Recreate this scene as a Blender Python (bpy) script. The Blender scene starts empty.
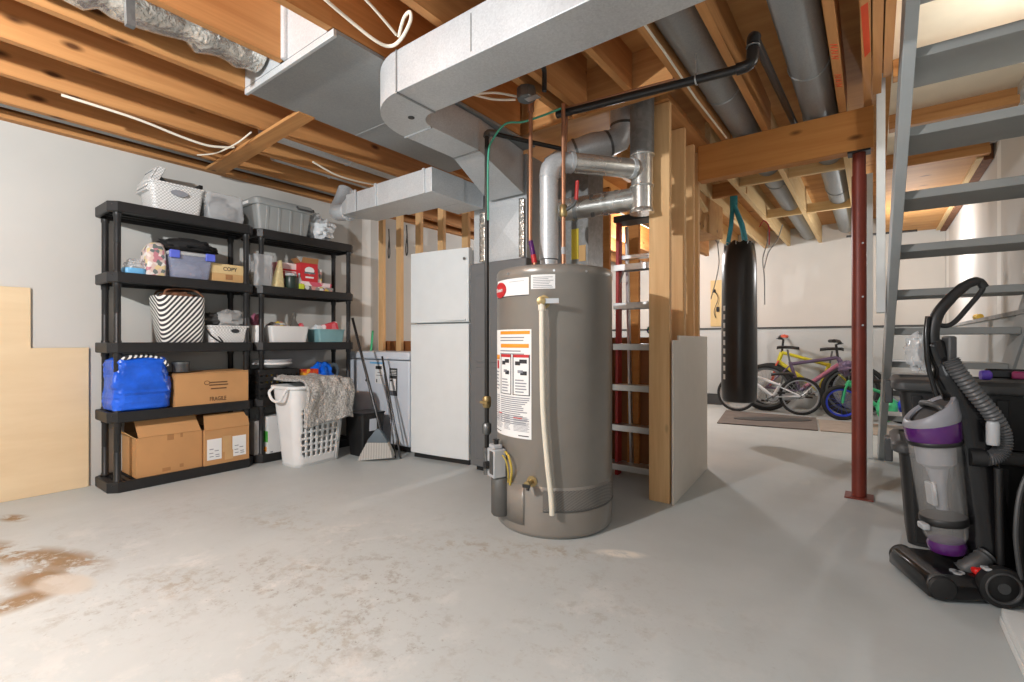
import bpy, math, random
from mathutils import Matrix, Vector, noise
random.seed(7)
PI = math.pi
R = math.radians
SC = bpy.context.scene
COL = SC.collection

# ------------------------------------------------------------------ materials
def lin(r, g, b):
    f = lambda c: (c/255/12.92) if c/255 <= .04045 else ((c/255+.055)/1.055)**2.4
    return (f(r), f(g), f(b), 1)

def newmat(name):
    m = bpy.data.materials.new(name); m.use_nodes = True
    nt = m.node_tree
    return m, nt, nt.nodes['Principled BSDF']

def N(nt, t, **kw):
    n = nt.nodes.new(t)
    for k, v in kw.items():
        if k in n.inputs: n.inputs[k].default_value = v
        else: setattr(n, k, v)
    return n

def ramp(nt, src, stops):
    r = nt.nodes.new('ShaderNodeValToRGB')
    e = r.color_ramp.elements
    while len(e) < len(stops): e.new(.5)
    for i, (p, c) in enumerate(stops):
        e[i].position = p; e[i].color = c
    nt.links.new(src, r.inputs[0])
    return r

def coords(nt, scale=(1, 1, 1), loc=(0, 0, 0), src='Object'):
    tc = nt.nodes.new('ShaderNodeTexCoord')
    mp = nt.nodes.new('ShaderNodeMapping')
    mp.inputs['Scale'].default_value = scale
    mp.inputs['Location'].default_value = loc
    nt.links.new(tc.outputs[src], mp.inputs[0])
    return mp.outputs[0]

def plain(name, rgb, rough=.5, metal=0, var=.08, nscale=8, bump=0, spec=.5, alpha=1, coat=0):
    m, nt, b = newmat(name)
    c = lin(*rgb)
    nz = N(nt, 'ShaderNodeTexNoise', Scale=nscale, Detail=3.)
    nt.links.new(coords(nt), nz.inputs['Vector'])
    lo = tuple(max(0, x*(1-var)) for x in c[:3])+(1,); hi = tuple(min(1, x*(1+var)) for x in c[:3])+(1,)
    r = ramp(nt, nz.outputs[0], [(.3, lo), (.7, hi)])
    nt.links.new(r.outputs[0], b.inputs['Base Color'])
    b.inputs['Roughness'].default_value = rough
    b.inputs['Metallic'].default_value = metal
    b.inputs['Specular IOR Level'].default_value = spec
    b.inputs['Coat Weight'].default_value = coat
    if bump:
        bp = N(nt, 'ShaderNodeBump', Strength=bump, Distance=.01)
        nt.links.new(nz.outputs[0], bp.inputs['Height'])
        nt.links.new(bp.outputs[0], b.inputs['Normal'])
    if alpha < 1:
        b.inputs['Alpha'].default_value = alpha
    return m

def wood(name, axis, c1, c2, rough=.65, knots=True, fine=22):
    """grain runs along axis 0/1/2"""
    m, nt, b = newmat(name)
    s = [fine]*3; s[axis] = 1.1
    v = coords(nt, tuple(s))
    n1 = N(nt, 'ShaderNodeTexNoise', Scale=1., Detail=5., Roughness=.6, Distortion=.4)
    nt.links.new(v, n1.inputs['Vector'])
    r1 = ramp(nt, n1.outputs[0], [(.25, lin(*c1)), (.75, lin(*c2))])
    last = r1.outputs[0]
    if knots:
        s2 = [7]*3; s2[axis] = 3
        v2 = coords(nt, tuple(s2))
        vo = N(nt, 'ShaderNodeTexVoronoi', Scale=.8)
        nt.links.new(v2, vo.inputs['Vector'])
        k = ramp(nt, vo.outputs['Distance'], [(.05, (1, 1, 1, 1)), (.13, (0, 0, 0, 1))])
        mx = N(nt, 'ShaderNodeMix', data_type='RGBA')
        nt.links.new(k.outputs[0], mx.inputs[0])
        nt.links.new(last, mx.inputs[6])
        mx.inputs[7].default_value = lin(int(c1[0]*.55), int(c1[1]*.5), int(c1[2]*.45))
        last = mx.outputs[2]
    nt.links.new(last, b.inputs['Base Color'])
    b.inputs['Roughness'].default_value = rough
    b.inputs['Specular IOR Level'].default_value = .25
    bp = N(nt, 'ShaderNodeBump', Strength=.15, Distance=.004)
    nt.links.new(n1.outputs[0], bp.inputs['Height']); nt.links.new(bp.outputs[0], b.inputs['Normal'])
    return m

def galv(name, c1, c2, rough=.38, metal=.75, scale=60):
    m, nt, b = newmat(name)
    vo = N(nt, 'ShaderNodeTexVoronoi', Scale=scale)
    nt.links.new(coords(nt), vo.inputs['Vector'])
    nz = N(nt, 'ShaderNodeTexNoise', Scale=3., Detail=3.)
    nt.links.new(coords(nt), nz.inputs['Vector'])
    mx = N(nt, 'ShaderNodeMix', data_type='RGBA'); mx.inputs[0].default_value = .35
    nt.links.new(nz.outputs[0], mx.inputs[6]); nt.links.new(vo.outputs['Color'], mx.inputs[7])
    r = ramp(nt, mx.outputs[2], [(.25, lin(*c1)), (.75, lin(*c2))])
    nt.links.new(r.outputs[0], b.inputs['Base Color'])
    rr = N(nt, 'ShaderNodeMapRange'); rr.inputs['To Min'].default_value = rough-.1; rr.inputs['To Max'].default_value = rough+.12
    nt.links.new(nz.outputs[0], rr.inputs[0]); nt.links.new(rr.outputs[0], b.inputs['Roughness'])
    b.inputs['Metallic'].default_value = metal
    return m

def clearmat(name, rgb, alpha=.3, rough=.12):
    m = plain(name, rgb, rough, 0, .05, 20, .3)
    m.node_tree.nodes['Principled BSDF'].inputs['Alpha'].default_value = alpha
    return m

def stripes(name, axis_vec, freq, ca, cb, rough=.7, duty=.5):
    """two-colour stripes printed on the cloth: colour by a plane wave in object space"""
    m, nt, b = newmat(name)
    tc = nt.nodes.new('ShaderNodeTexCoord')
    d = N(nt, 'ShaderNodeVectorMath', operation='DOT_PRODUCT')
    nt.links.new(tc.outputs['Object'], d.inputs[0]); d.inputs[1].default_value = [a*freq for a in axis_vec]
    fr = N(nt, 'ShaderNodeMath', operation='FRACT'); nt.links.new(d.outputs['Value'], fr.inputs[0])
    gt = N(nt, 'ShaderNodeMath', operation='GREATER_THAN'); nt.links.new(fr.outputs[0], gt.inputs[0]); gt.inputs[1].default_value = duty
    r = ramp(nt, gt.outputs[0], [(0, lin(*ca)), (1, lin(*cb))])
    nt.links.new(r.outputs[0], b.inputs['Base Color']); b.inputs['Roughness'].default_value = rough
    return m

def patches(name, cols, scale=14, rough=.6):
    """printed or mixed patches of several colours"""
    m, nt, b = newmat(name)
    vo = N(nt, 'ShaderNodeTexVoronoi', Scale=scale)
    nt.links.new(coords(nt), vo.inputs['Vector'])
    sp = N(nt, 'ShaderNodeSeparateColor'); nt.links.new(vo.outputs['Color'], sp.inputs[0])
    r = ramp(nt, sp.outputs[0], [(i/len(cols), lin(*c)) for i, c in enumerate(cols)])
    r.color_ramp.interpolation = 'CONSTANT'
    nt.links.new(r.outputs[0], b.inputs['Base Color']); b.inputs['Roughness'].default_value = rough
    return m

M = {}
WA, WB = (172, 117, 68), (210, 157, 100)
M['wx'] = wood('lumber_x', 0, WA, WB)
M['wy'] = wood('lumber_y', 1, (168, 113, 66), (204, 149, 94))
M['wz'] = wood('lumber_z', 2, (208, 160, 108), (236, 196, 144))
M['wpale'] = wood('pale_lumber', 1, (214, 178, 124), (232, 204, 156), knots=False)
M['wpx'] = wood('pale_lumber_x', 0, (214, 178, 124), (232, 204, 156), knots=False)
M['beam'] = wood('beam_wood', 0, (176, 114, 58), (198, 138, 76))
M['red_chalk'] = plain('red_chalk', (205, 70, 30), .8)
M['sub'] = wood('subfloor', 0, (180, 126, 74), (210, 160, 102), fine=9)
M['cream'] = plain('cream_board', (246, 234, 210), .8, var=.03)
M['ply'] = wood('plywood_panel', 1, (214, 188, 150), (226, 204, 168), knots=False, fine=6)
M['board_yellow'] = wood('yellow_plywood', 2, (214, 184, 130), (226, 200, 150), knots=False, fine=9)
M['hose'] = plain('hose_grey', (84, 84, 85), .45)
M['vac_grey'] = plain('vacuum_grey', (142, 142, 148), .4)
M['clear_dark'] = clearmat('tinted_window', (120, 118, 116), .35, .3)
M['brown_ink'] = plain('brown_ink', (96, 66, 40), .8)
M['galv'] = galv('galvanised', (184, 187, 189), (208, 211, 212), .45, .35, 150)
M['galv_dark'] = galv('dull_galvanised', (142, 144, 144), (158, 160, 159), .55, .3, 150)
M['vent'] = galv('vent_pipe', (196, 194, 188), (226, 224, 218), .26, .8, 25)
M['vent_dull'] = galv('dull_vent', (118, 118, 116), (146, 147, 145), .42, .5, 40)
M['alu'] = plain('aluminium', (205, 207, 208), .3, .9, .05)
M['foil'] = plain('foil', (216, 212, 204), .25, .9, .15, 40, .9)
M['white_wall'] = None
M['black'] = plain('black_plastic', (31, 30, 30), .45, 0, .15, 20)
M['black_rough'] = plain('black_cloth', (30, 29, 29), .85, 0, .2, 30, .4)
M['black_gloss'] = plain('black_gloss', (22, 21, 22), .22)
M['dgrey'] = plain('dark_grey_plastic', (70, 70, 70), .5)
M['grey_tote'] = plain('grey_plastic', (150, 152, 150), .5, var=.05)
M['lgrey'] = plain('light_grey_plastic', (176, 178, 180), .45)
M['white'] = plain('white_plastic', (228, 228, 226), .45, var=.03)
M['enamel'] = plain('white_enamel', (222, 226, 226), .35, var=.02, coat=.2)
M['freezer'] = plain('freezer_enamel', (212, 218, 226), .35, var=.02)
M['paper'] = plain('white_paper', (232, 232, 230), .7, var=.02)
M['ink'] = plain('ink', (50, 50, 52), .8)
M['greyink'] = plain('grey_ink', (140, 142, 148), .8)
M['orange_ink'] = plain('orange_ink', (232, 150, 40), .7)
M['red_ink'] = plain('red_ink', (190, 40, 44), .5)
M['card'] = plain('cardboard', (190, 142, 92), .8, var=.06, nscale=5)
M['card_in'] = plain('cardboard_inside', (164, 118, 74), .85)
M['card_l'] = plain('pale_cardboard', (208, 166, 112), .8, var=.05)
M['tape'] = plain('brown_tape', (204, 162, 112), .45)
M['heater'] = plain('heater_paint', (136, 130, 122), .32, .2, .04, coat=.15)
M['heater_dark'] = plain('heater_cover', (96, 95, 92), .4, .4)
M['furnace'] = plain('furnace_paint', (112, 113, 114), .45, .2, .03)
M['cream_tube'] = plain('cream_tube', (226, 218, 200), .4)
M['brass'] = plain('brass', (158, 138, 96), .4, .7)
M['copper'] = plain('copper', (184, 134, 104), .42, .7, .12)
M['steel_black'] = plain('black_iron', (52, 50, 48), .4, .5)
M['abs'] = plain('black_pipe', (34, 32, 31), .35)
M['zinc'] = plain('zinc', (120, 122, 122), .4, .8)
M['green_wire'] = plain('green_wire', (70, 160, 132), .5)
M['white_wire'] = plain('white_cable', (232, 224, 206), .5)
M['blue'] = plain('blue_tarp', (30, 94, 214), .28, 0, .25, 10, 1.)
M['blue_bag'] = plain('blue_bag', (20, 110, 232), .35, 0, .15, 14, .5)
M['teal'] = plain('teal_plastic', (126, 168, 172), .5)
M['teal_strap'] = plain('teal_strap', (60, 158, 176), .6)
M['blue_latch'] = plain('blue_latch', (94, 110, 214), .4)
M['ltblue'] = plain('pale_blue', (110, 180, 226), .5)
M['stair'] = plain('grey_stair_paint', (140, 141, 138), .55, 0, .06, 6)
M['stringer'] = plain('stringer_paint', (172, 176, 176), .5, 0, .05, 6)
M['whitewood'] = plain('white_painted_wood', (214, 216, 214), .55, 0, .04)
M['redpost'] = plain('red_primer', (122, 50, 36), .45, .1, .12, 6)
M['redfib'] = plain('red_fibreglass', (164, 38, 34), .4)
M['rubber'] = plain('rubber', (38, 38, 38), .8)
M['mat'] = plain('rubber_mat', (112, 104, 98), .85, 0, .12, 6)
M['carpet'] = plain('brown_carpet', (158, 146, 134), .9, 0, .1, 8)
M['vinyl'] = plain('punch_vinyl', (44, 43, 43), .3, 0, .2, 4, .15)
M['purple'] = plain('purple_plastic', (80, 26, 100), .25, 0, .05, coat=.4)
M['clear'] = clearmat('clear_plastic', (206, 203, 200), .16)
M['clear_tub'] = clearmat('clear_tub', (176, 182, 206), .38)
M['film'] = clearmat('plastic_film', (226, 228, 230), .34, .2)
M['plasticbag'] = plain('white_bag', (222, 226, 228), .35, 0, .08, 14, .7)
M['rug'] = None
M['rim'] = plain('chrome_rim', (196, 198, 200), .3, .8)
M['silverframe'] = plain('white_frame', (222, 224, 226), .35)
M['pframe'] = plain('purple_frame', (112, 96, 122), .35, .3)
M['pinkframe'] = plain('pink_frame', (164, 98, 118), .35)
M['yframe'] = plain('yellow_frame', (214, 200, 50), .35)
M['oframe'] = plain('orange_part', (226, 98, 72), .4)
M['gframe'] = plain('green_frame', (70, 190, 130), .35)
M['bluerim'] = plain('blue_rim', (46, 70, 210), .35)
M['drywall_scrap'] = plain('white_board', (222, 214, 202), .7, var=.02)
M['brownpanel'] = plain('brown_hardboard', (146, 92, 50), .6, 0, .1, 3)
M['bristle'] = stripes('broom_bristle', (1, 0, .12), 90, (196, 194, 188), (150, 148, 142), .8)
M['bluegrey'] = plain('blue_grey', (96, 108, 116), .5)
M['green'] = plain('green_print', (80, 172, 70), .5)
M['pinkbox'] = patches('pink_print', [(214, 92, 112), (236, 214, 214), (222, 160, 160), (240, 232, 228)], 12)
M['redbox'] = plain('red_print', (200, 40, 48), .5)
M['pasta'] = plain('pale_food', (214, 196, 146), .6, 0, .15, 40, .4)
M['darkgreen'] = plain('dark_green_tin', (40, 56, 48), .35)
M['lime'] = plain('lime_print', (206, 222, 60), .5)
M['orangefruit'] = patches('orange_print', [(220, 70, 30), (240, 180, 60), (232, 110, 40), (200, 40, 30)], 28)
M['floral'] = patches('floral_print', [(226, 212, 204), (196, 130, 140), (222, 200, 150), (110, 120, 118), (232, 226, 220), (214, 190, 180)], 40)
M['groceries'] = patches('mixed_print', [(226, 226, 222), (150, 146, 140), (226, 196, 70), (110, 104, 100), (214, 150, 140)], 30)
M['pinkred'] = patches('red_packet', [(226, 70, 80), (236, 120, 130), (240, 220, 220)], 16)
M['greycloth'] = plain('grey_cloth', (160, 160, 158), .9, 0, .15, 12, .5)
M['weave'] = None
M['stripe_tote'] = stripes('striped_tote', (-.45, .70, -.56), 44, (236, 234, 228), (52, 52, 56), .8, .48)
M['purple_toy'] = plain('violet_plastic', (120, 90, 220), .4)
M['pink_toy'] = plain('pink_plastic', (196, 70, 130), .4)
M['gold'] = plain('gold_toy', (220, 180, 60), .4, .3)
M['redlatch'] = plain('red_latch', (214, 34, 30), .35)
M['bagprint'] = patches('green_violet_print', [(70, 160, 120), (90, 80, 190), (230, 232, 236), (60, 120, 160)], 30)
M['glassbottle'] = plain('bottle_glass', (110, 106, 100), .15, 0, .1, alpha=.8)
M['yellow_tube'] = plain('yellow_gas_tube', (196, 170, 70), .45)
M['yellow_tag'] = plain('yellow_tag', (226, 200, 60), .6)
M['screen'] = stripes('perforated_band', (.3, .3, 1), 130, (128, 123, 116), (84, 81, 77), .4, .5)
M['insul'] = plain('insulation', (120, 80, 56), .95, 0, .3, 20, .6)

def weave_mat():
    m, nt, b = newmat('woven_plastic')
    ck = N(nt, 'ShaderNodeTexChecker', Scale=90.)
    nt.links.new(coords(nt), ck.inputs['Vector'])
    ck.inputs['Color1'].default_value = lin(232, 231, 228); ck.inputs['Color2'].default_value = lin(186, 185, 182)
    nt.links.new(ck.outputs[0], b.inputs['Base Color']); b.inputs['Roughness'].default_value = .5
    return m
M['weave'] = weave_mat()

def rug_mat():
    m, nt, b = newmat('shag_rug')
    n1 = N(nt, 'ShaderNodeTexNoise', Scale=70., Detail=4.)
    nt.links.new(coords(nt), n1.inputs['Vector'])
    r = ramp(nt, n1.outputs[0], [(.3, lin(150, 146, 140)), (.7, lin(222, 218, 212))])
    nt.links.new(r.outputs[0], b.inputs['Base Color']); b.inputs['Roughness'].default_value = .95
    bp = N(nt, 'ShaderNodeBump', Strength=1., Distance=.02)
    nt.links.new(n1.outputs[0], bp.inputs['Height']); nt.links.new(bp.outputs[0], b.inputs['Normal'])
    return m
M['rug'] = rug_mat()

def wall_mat(name, rgb, bands=()):
    """painted drywall with faint roller mottling and lighter mudded joint bands (axis, centre, half width)"""
    m, nt, b = newmat(name)
    n1 = N(nt, 'ShaderNodeTexNoise', Scale=1.3, Detail=4.)
    g = nt.nodes.new('ShaderNodeNewGeometry')
    nt.links.new(g.outputs['Position'], n1.inputs['Vector'])
    c = lin(*rgb)
    r = ramp(nt, n1.outputs[0], [(.3, tuple(x*.95 for x in c[:3])+(1,)), (.7, tuple(min(1, x*1.04) for x in c[:3])+(1,))])
    last = r.outputs[0]
    sp = nt.nodes.new('ShaderNodeSeparateXYZ'); nt.links.new(g.outputs['Position'], sp.inputs[0])
    for ax, cen, hw in bands:
        s = N(nt, 'ShaderNodeMath', operation='SUBTRACT'); nt.links.new(sp.outputs[ax], s.inputs[0]); s.inputs[1].default_value = cen
        a = N(nt, 'ShaderNodeMath', operation='ABSOLUTE'); nt.links.new(s.outputs[0], a.inputs[0])
        l = N(nt, 'ShaderNodeMath', operation='LESS_THAN'); nt.links.new(a.outputs[0], l.inputs[0]); l.inputs[1].default_value = hw
        mx = N(nt, 'ShaderNodeMix', data_type='RGBA')
        nt.links.new(l.outputs[0], mx.inputs[0]); nt.links.new(last, mx.inputs[6])
        mx.inputs[7].default_value = lin(236, 234, 228)
        last = mx.outputs[2]
    nt.links.new(last, b.inputs['Base Color'])
    b.inputs['Roughness'].default_value = .85; b.inputs['Specular IOR Level'].default_value = .2
    return m

def floor_mat():
    m, nt, b = newmat('painted_concrete')
    g = nt.nodes.new('ShaderNodeNewGeometry')
    P = g.outputs['Position']
    def nz(scale, detail=6., rough=.65, dist=0.):
        n = N(nt, 'ShaderNodeTexNoise', Scale=scale, Detail=detail, Roughness=rough, Distortion=dist)
        nt.links.new(P, n.inputs['Vector']); return n.outputs[0]
    base = ramp(nt, nz(.9), [(.3, lin(176, 181, 180)), (.7, lin(190, 195, 194))]).outputs[0]
    def mix(fac, a, col):
        mx = N(nt, 'ShaderNodeMix', data_type='RGBA')
        nt.links.new(fac, mx.inputs[0]); nt.links.new(a, mx.inputs[6])
        if isinstance(col, tuple): mx.inputs[7].default_value = col
        else: nt.links.new(col, mx.inputs[7])
        return mx.outputs[2]
    def mul(a, c):
        x = N(nt, 'ShaderNodeMath', operation='MULTIPLY'); nt.links.new(a, x.inputs[0])
        if isinstance(c, float): x.inputs[1].default_value = c
        else: nt.links.new(c, x.inputs[1])
        return x.outputs[0]
    def spot(cx, cy, rx, ry, soft=.6, ang=0):
        mp = nt.nodes.new('ShaderNodeMapping'); mp.vector_type = 'TEXTURE'
        mp.inputs['Location'].default_value = (cx, cy, 0); mp.inputs['Scale'].default_value = (rx, ry, 50)
        mp.inputs['Rotation'].default_value = (0, 0, ang)
        nt.links.new(P, mp.inputs[0])
        ln = N(nt, 'ShaderNodeVectorMath', operation='LENGTH'); nt.links.new(mp.outputs[0], ln.inputs[0])
        mr = N(nt, 'ShaderNodeMapRange'); mr.inputs['From Min'].default_value = 1.; mr.inputs['From Max'].default_value = 1.-soft
        nt.links.new(ln.outputs['Value'], mr.inputs[0])
        return mr.outputs[0]
    # worn streaks where the paint has rubbed off, strongest in the middle of the near floor
    near = spot(-1.8, 1.0, 2.3, 1.35, .8, .2)
    area = ramp(nt, nz(1.5, 4.), [(.40, (0, 0, 0, 1)), (.60, (1, 1, 1, 1))]).outputs[0]
    worn = ramp(nt, nz(11., 10., .78, .25), [(.52, (0, 0, 0, 1)), (.60, (1, 1, 1, 1))]).outputs[0]
    base = mix(mul(mul(mul(worn, area), near), .8), base, lin(154, 149, 141))
    area2 = ramp(nt, nz(2.1, 4., .6, .4), [(.46, (0, 0, 0, 1)), (.62, (1, 1, 1, 1))]).outputs[0]
    pale = ramp(nt, nz(5., 9., .75, .2), [(.50, (0, 0, 0, 1)), (.60, (1, 1, 1, 1))]).outputs[0]
    base = mix(mul(mul(mul(pale, area2), near), .85), base, lin(207, 206, 202))
    specks = ramp(nt, nz(38., 6., .75, .2), [(.60, (0, 0, 0, 1)), (.66, (1, 1, 1, 1))]).outputs[0]
    base = mix(mul(mul(mul(specks, area), near), .85), base, lin(122, 114, 104))
    # brown bare patches by the left edge and smaller ones
    br = ramp(nt, nz(6.5, 9., .72, .35), [(.42, (0, 0, 0, 1)), (.50, (1, 1, 1, 1))]).outputs[0]
    br2 = ramp(nt, nz(16., 9., .75, .2), [(.50, (0, 0, 0, 1)), (.58, (1, 1, 1, 1))]).outputs[0]
    for cx, cy, rx, ry, a in [(-3.0, .50, .38, .11, .35), (-2.80, .42, .2, .12, .2), (-2.62, .34, .10, .17, .2), (-3.88, .47, .13, .06, .3), (-3.3, .36, .3, .1, .2)]:
        base = mix(mul(mul(br, spot(cx, cy, rx, ry, .6, a)), .95), base, lin(136, 108, 74))
    for cx, cy, rx, ry, a in [(-1.55, 1.75, .42, .16, .4), (-1.95, 1.15, .3, .12, .3), (-1.2, 1.95, .34, .12, .4), (-2.3, .75, .3, .16, .2), (-2.6, 1.35, .4, .12, .3), (-1.5, .9, .3, .2, .3)]:
        base = mix(mul(mul(br2, spot(cx, cy, rx, ry, .9, a)), .6), base, lin(152, 138, 118))
    # pale scraped patch in front of the heater and one inside the brown stain
    sc = ramp(nt, nz(4., 6., .7, .5), [(.42, (0, 0, 0, 1)), (.55, (1, 1, 1, 1))]).outputs[0]
    base = mix(mul(mul(spot(-.95, 2.11, .14, .05, .5, .45), sc), .9), base, lin(228, 223, 212))
    base = mix(mul(spot(-2.66, .47, .17, .085, .3, .3), .8), base, lin(190, 182, 170))
    # hairline scratches
    nt.links.new(base, b.inputs['Base Color'])
    rr = N(nt, 'ShaderNodeMapRange'); rr.inputs['To Min'].default_value = .38; rr.inputs['To Max'].default_value = .68
    nt.links.new(nz(3., 5.), rr.inputs[0]); nt.links.new(rr.outputs[0], b.inputs['Roughness'])
    bp = N(nt, 'ShaderNodeBump', Strength=.12, Distance=.01)
    nt.links.new(nz(12., 6.), bp.inputs['Height']); nt.links.new(bp.outputs[0], b.inputs['Normal'])
    return m

# ------------------------------------------------------------------ mesh building
class MB:
    def __init__(s): s.v = []; s.f = []; s.m = []; s.T = Matrix.Identity(4)
    def at(s, T): s.T = T; return s
    def add(s, vs, fs, m=0):
        o = len(s.v)
        s.v += [tuple(s.T @ Vector(p)) for p in vs]
        s.f += [tuple(i+o for i in f) for f in fs]
        s.m += [m]*len(fs)
        return s
    def box(s, x0, x1, y0, y1, z0, z1, m=0):
        return s.hexa([(x0, y0, z0), (x1, y0, z0), (x1, y1, z0), (x0, y1, z0), (x0, y0, z1), (x1, y0, z1), (x1, y1, z1), (x0, y1, z1)], m)
    def hexa(s, p, m=0):
        return s.add(p, [(0, 3, 2, 1), (4, 5, 6, 7), (0, 1, 5, 4), (1, 2, 6, 5), (2, 3, 7, 6), (3, 0, 4, 7)], m)
    def loft(s, loops, m=0, cap0=True, cap1=True, closed=False):
        n = len(loops[0]); vs = [p for l in loops for p in l]; fs = []
        L = len(loops)
        for i in range(L if closed else L-1):
            a = i*n; b = ((i+1) % L)*n
            for j in range(n):
                k = (j+1) % n
                fs.append((a+j, a+k, b+k, b+j))
        if not closed:
            if cap0: fs.append(tuple(range(n-1, -1, -1)))
            if cap1: fs.append(tuple((L-1)*n+j for j in range(n)))
        return s.add(vs, fs, m)
    def tube(s, path, r, n=10, m=0, closed=False, flat=None):
        P = [Vector(p) for p in path]; k = len(P)
        rs = r if isinstance(r, (list, tuple)) else [r]*k
        tang = []
        for i in range(k):
            if closed: t = P[(i+1) % k]-P[i-1]
            else: t = P[min(i+1, k-1)]-P[max(i-1, 0)]
            if t.length < 1e-9: t = Vector((0, 0, 1))
            tang.append(t.normalized())
        up = Vector((0, 0, 1)) if abs(tang[0].z) < .9 else Vector((1, 0, 0))
        nrm = (up-tang[0]*up.dot(tang[0])).normalized()
        loops = []
        for i in range(k):
            nrm = (nrm-tang[i]*nrm.dot(tang[i]))
            if nrm.length < 1e-6: nrm = tang[i].orthogonal()
            nrm.normalize(); bn = tang[i].cross(nrm)
            e = flat or (1, 1)
            loops.append([tuple(P[i]+nrm*(rs[i]*e[0]*math.cos(2*PI*j/n))+bn*(rs[i]*e[1]*math.sin(2*PI*j/n))) for j in range(n)])
        return s.loft(loops, m, closed=closed)
    def lathe(s, prof, n=32, c=(0, 0, 0), m=0, T=None, caps=True):
        loops = []
        for r, z in prof:
            l = [Vector((r*math.cos(2*PI*j/n), r*math.sin(2*PI*j/n), z)) for j in range(n)]
            if T: l = [T @ p for p in l]
            loops.append([tuple(p+Vector(c)) for p in l])
        return s.loft(loops, m, caps, caps)
    def torus(s, c, Rr, r, T=None, n=32, k=8, m=0):
        pts = []
        for i in range(n):
            p = Vector((Rr*math.cos(2*PI*i/n), Rr*math.sin(2*PI*i/n), 0))
            if T: p = T @ p
            pts.append(p+Vector(c))
        return s.tube(pts, r, k, m, closed=True)
    def prism(s, poly, a, b, axis=2, m=0):
        def mk(u, v, w):
            return (u, v, w) if axis == 2 else ((w, u, v) if axis == 0 else (u, w, v))
        return s.loft([[mk(u, v, a) for u, v in poly], [mk(u, v, b) for u, v in poly]], m)
    def grid(s, fn, nu, nv, m=0, skip=None):
        vs = [fn(i/nu, j/nv) for j in range(nv+1) for i in range(nu+1)]
        fs = []
        for j in range(nv):
            for i in range(nu):
                if skip and skip(i, j): continue
                a = j*(nu+1)+i
                fs.append((a, a+1, a+nu+2, a+nu+1))
        return s.add(vs, fs, m)
    def blob(s, c, rad, seed=0, amp=.15, freq=3., nu=28, nv=16, m=0, flat=None, p=1.):
        loops = []
        for j in range(1, nv):
            th = PI*j/nv; l = []
            for i in range(nu):
                ph = 2*PI*i/nu
                d = Vector((math.sin(th)*math.cos(ph), math.sin(th)*math.sin(ph), math.cos(th)))
                if p != 1:
                    d = Vector([math.copysign(abs(q)**p, q) for q in d])
                k = 1+amp*noise.fractal(d*freq+Vector((seed*7.1, seed*3.3, seed)), .8, 2., 4)
                q = Vector((d.x*rad[0], d.y*rad[1], d.z*rad[2]))*k
                if flat is not None and q.z < flat: q.z = flat
                l.append(tuple(Vector(c)+q))
            loops.append(l)
        return s.loft(loops[::-1], m)
    def build(s, name, mats, parent=None, bevel=0, smooth=40, world=False, solid=0, sub=0, origin=None):
        if not isinstance(mats, (list, tuple)): mats = [mats]
        vs = s.v
        o = None
        if parent is not None and world:
            inv = ROOTM[parent.name].inverted()
            vs = [tuple(inv @ Vector(p)) for p in vs]
        elif parent is None:
            if origin is None:
                xs, ys, zs = zip(*vs)
                origin = ((min(xs)+max(xs))/2, (min(ys)+max(ys))/2, min(zs))
            vs = [(p[0]-origin[0], p[1]-origin[1], p[2]-origin[2]) for p in vs]
        me = bpy.data.meshes.new(name)
        me.from_pydata(vs, [], s.f)
        for mm in mats: me.materials.append(M[mm] if isinstance(mm, str) else mm)
        me.polygons.foreach_set('material_index', s.m)
        import bmesh
        bm = bmesh.new(); bm.from_mesh(me)
        if not solid: bmesh.ops.recalc_face_normals(bm, faces=bm.faces)
        bm.to_mesh(me); bm.free()
        if smooth:
            me.polygons.foreach_set('use_smooth', [True]*len(me.polygons))
            me.set_sharp_from_angle(angle=R(smooth))
        me.update()
        ob = bpy.data.objects.new(name, me); COL.objects.link(ob)
        if parent is not None:
            ob.parent = parent; ROOTM[ob.name] = ROOTM[parent.name]
        else:
            ob.location = origin; ROOTM[ob.name] = Matrix.Translation(origin)
        if solid:
            md = ob.modifiers.new('thickness', 'SOLIDIFY'); md.thickness = solid; md.offset = 0
        if bevel:
            md = ob.modifiers.new('bevel', 'BEVEL'); md.width = bevel; md.segments = 2; md.limit_method = 'ANGLE'; md.angle_limit = R(50)
            md.harden_normals = False
        if sub:
            md = ob.modifiers.new('sub', 'SUBSURF'); md.levels = sub; md.render_levels = sub
        return ob

ROOTM = {}
def thing(name, label, cat, loc=(0, 0, 0), rz=0, group=None):
    o = bpy.data.objects.new(name, None); COL.objects.link(o)
    o.location = loc; o.rotation_euler = (0, 0, rz); o.empty_display_size = .1
    o['label'] = label; o['category'] = cat
    if group: o['group'] = group
    ROOTM[o.name] = Matrix.Translation(loc) @ Matrix.Rotation(rz, 4, 'Z')
    return o
def tag(o, label, cat, group=None, kind=None):
    o['label'] = label; o['category'] = cat
    if group: o['group'] = group
    if kind: o['kind'] = kind
    return o
def struct(name, mb, mats, **kw):
    o = mb.build(name, mats, None, **kw); o['kind'] = 'structure'
    return o

def rrect(cx, cy, wx, wy, r, z, n=4):
    r = min(r, wx/2-1e-4, wy/2-1e-4); pts = []
    for k, (sx, sy) in enumerate([(1, 1), (-1, 1), (-1, -1), (1, -1)]):
        ox, oy = cx+sx*(wx/2-r), cy+sy*(wy/2-r)
        for i in range(n+1):
            a = PI/2*k+PI/2*i/n
            pts.append((ox+r*math.cos(a), oy+r*math.sin(a), z))
    return pts

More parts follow.
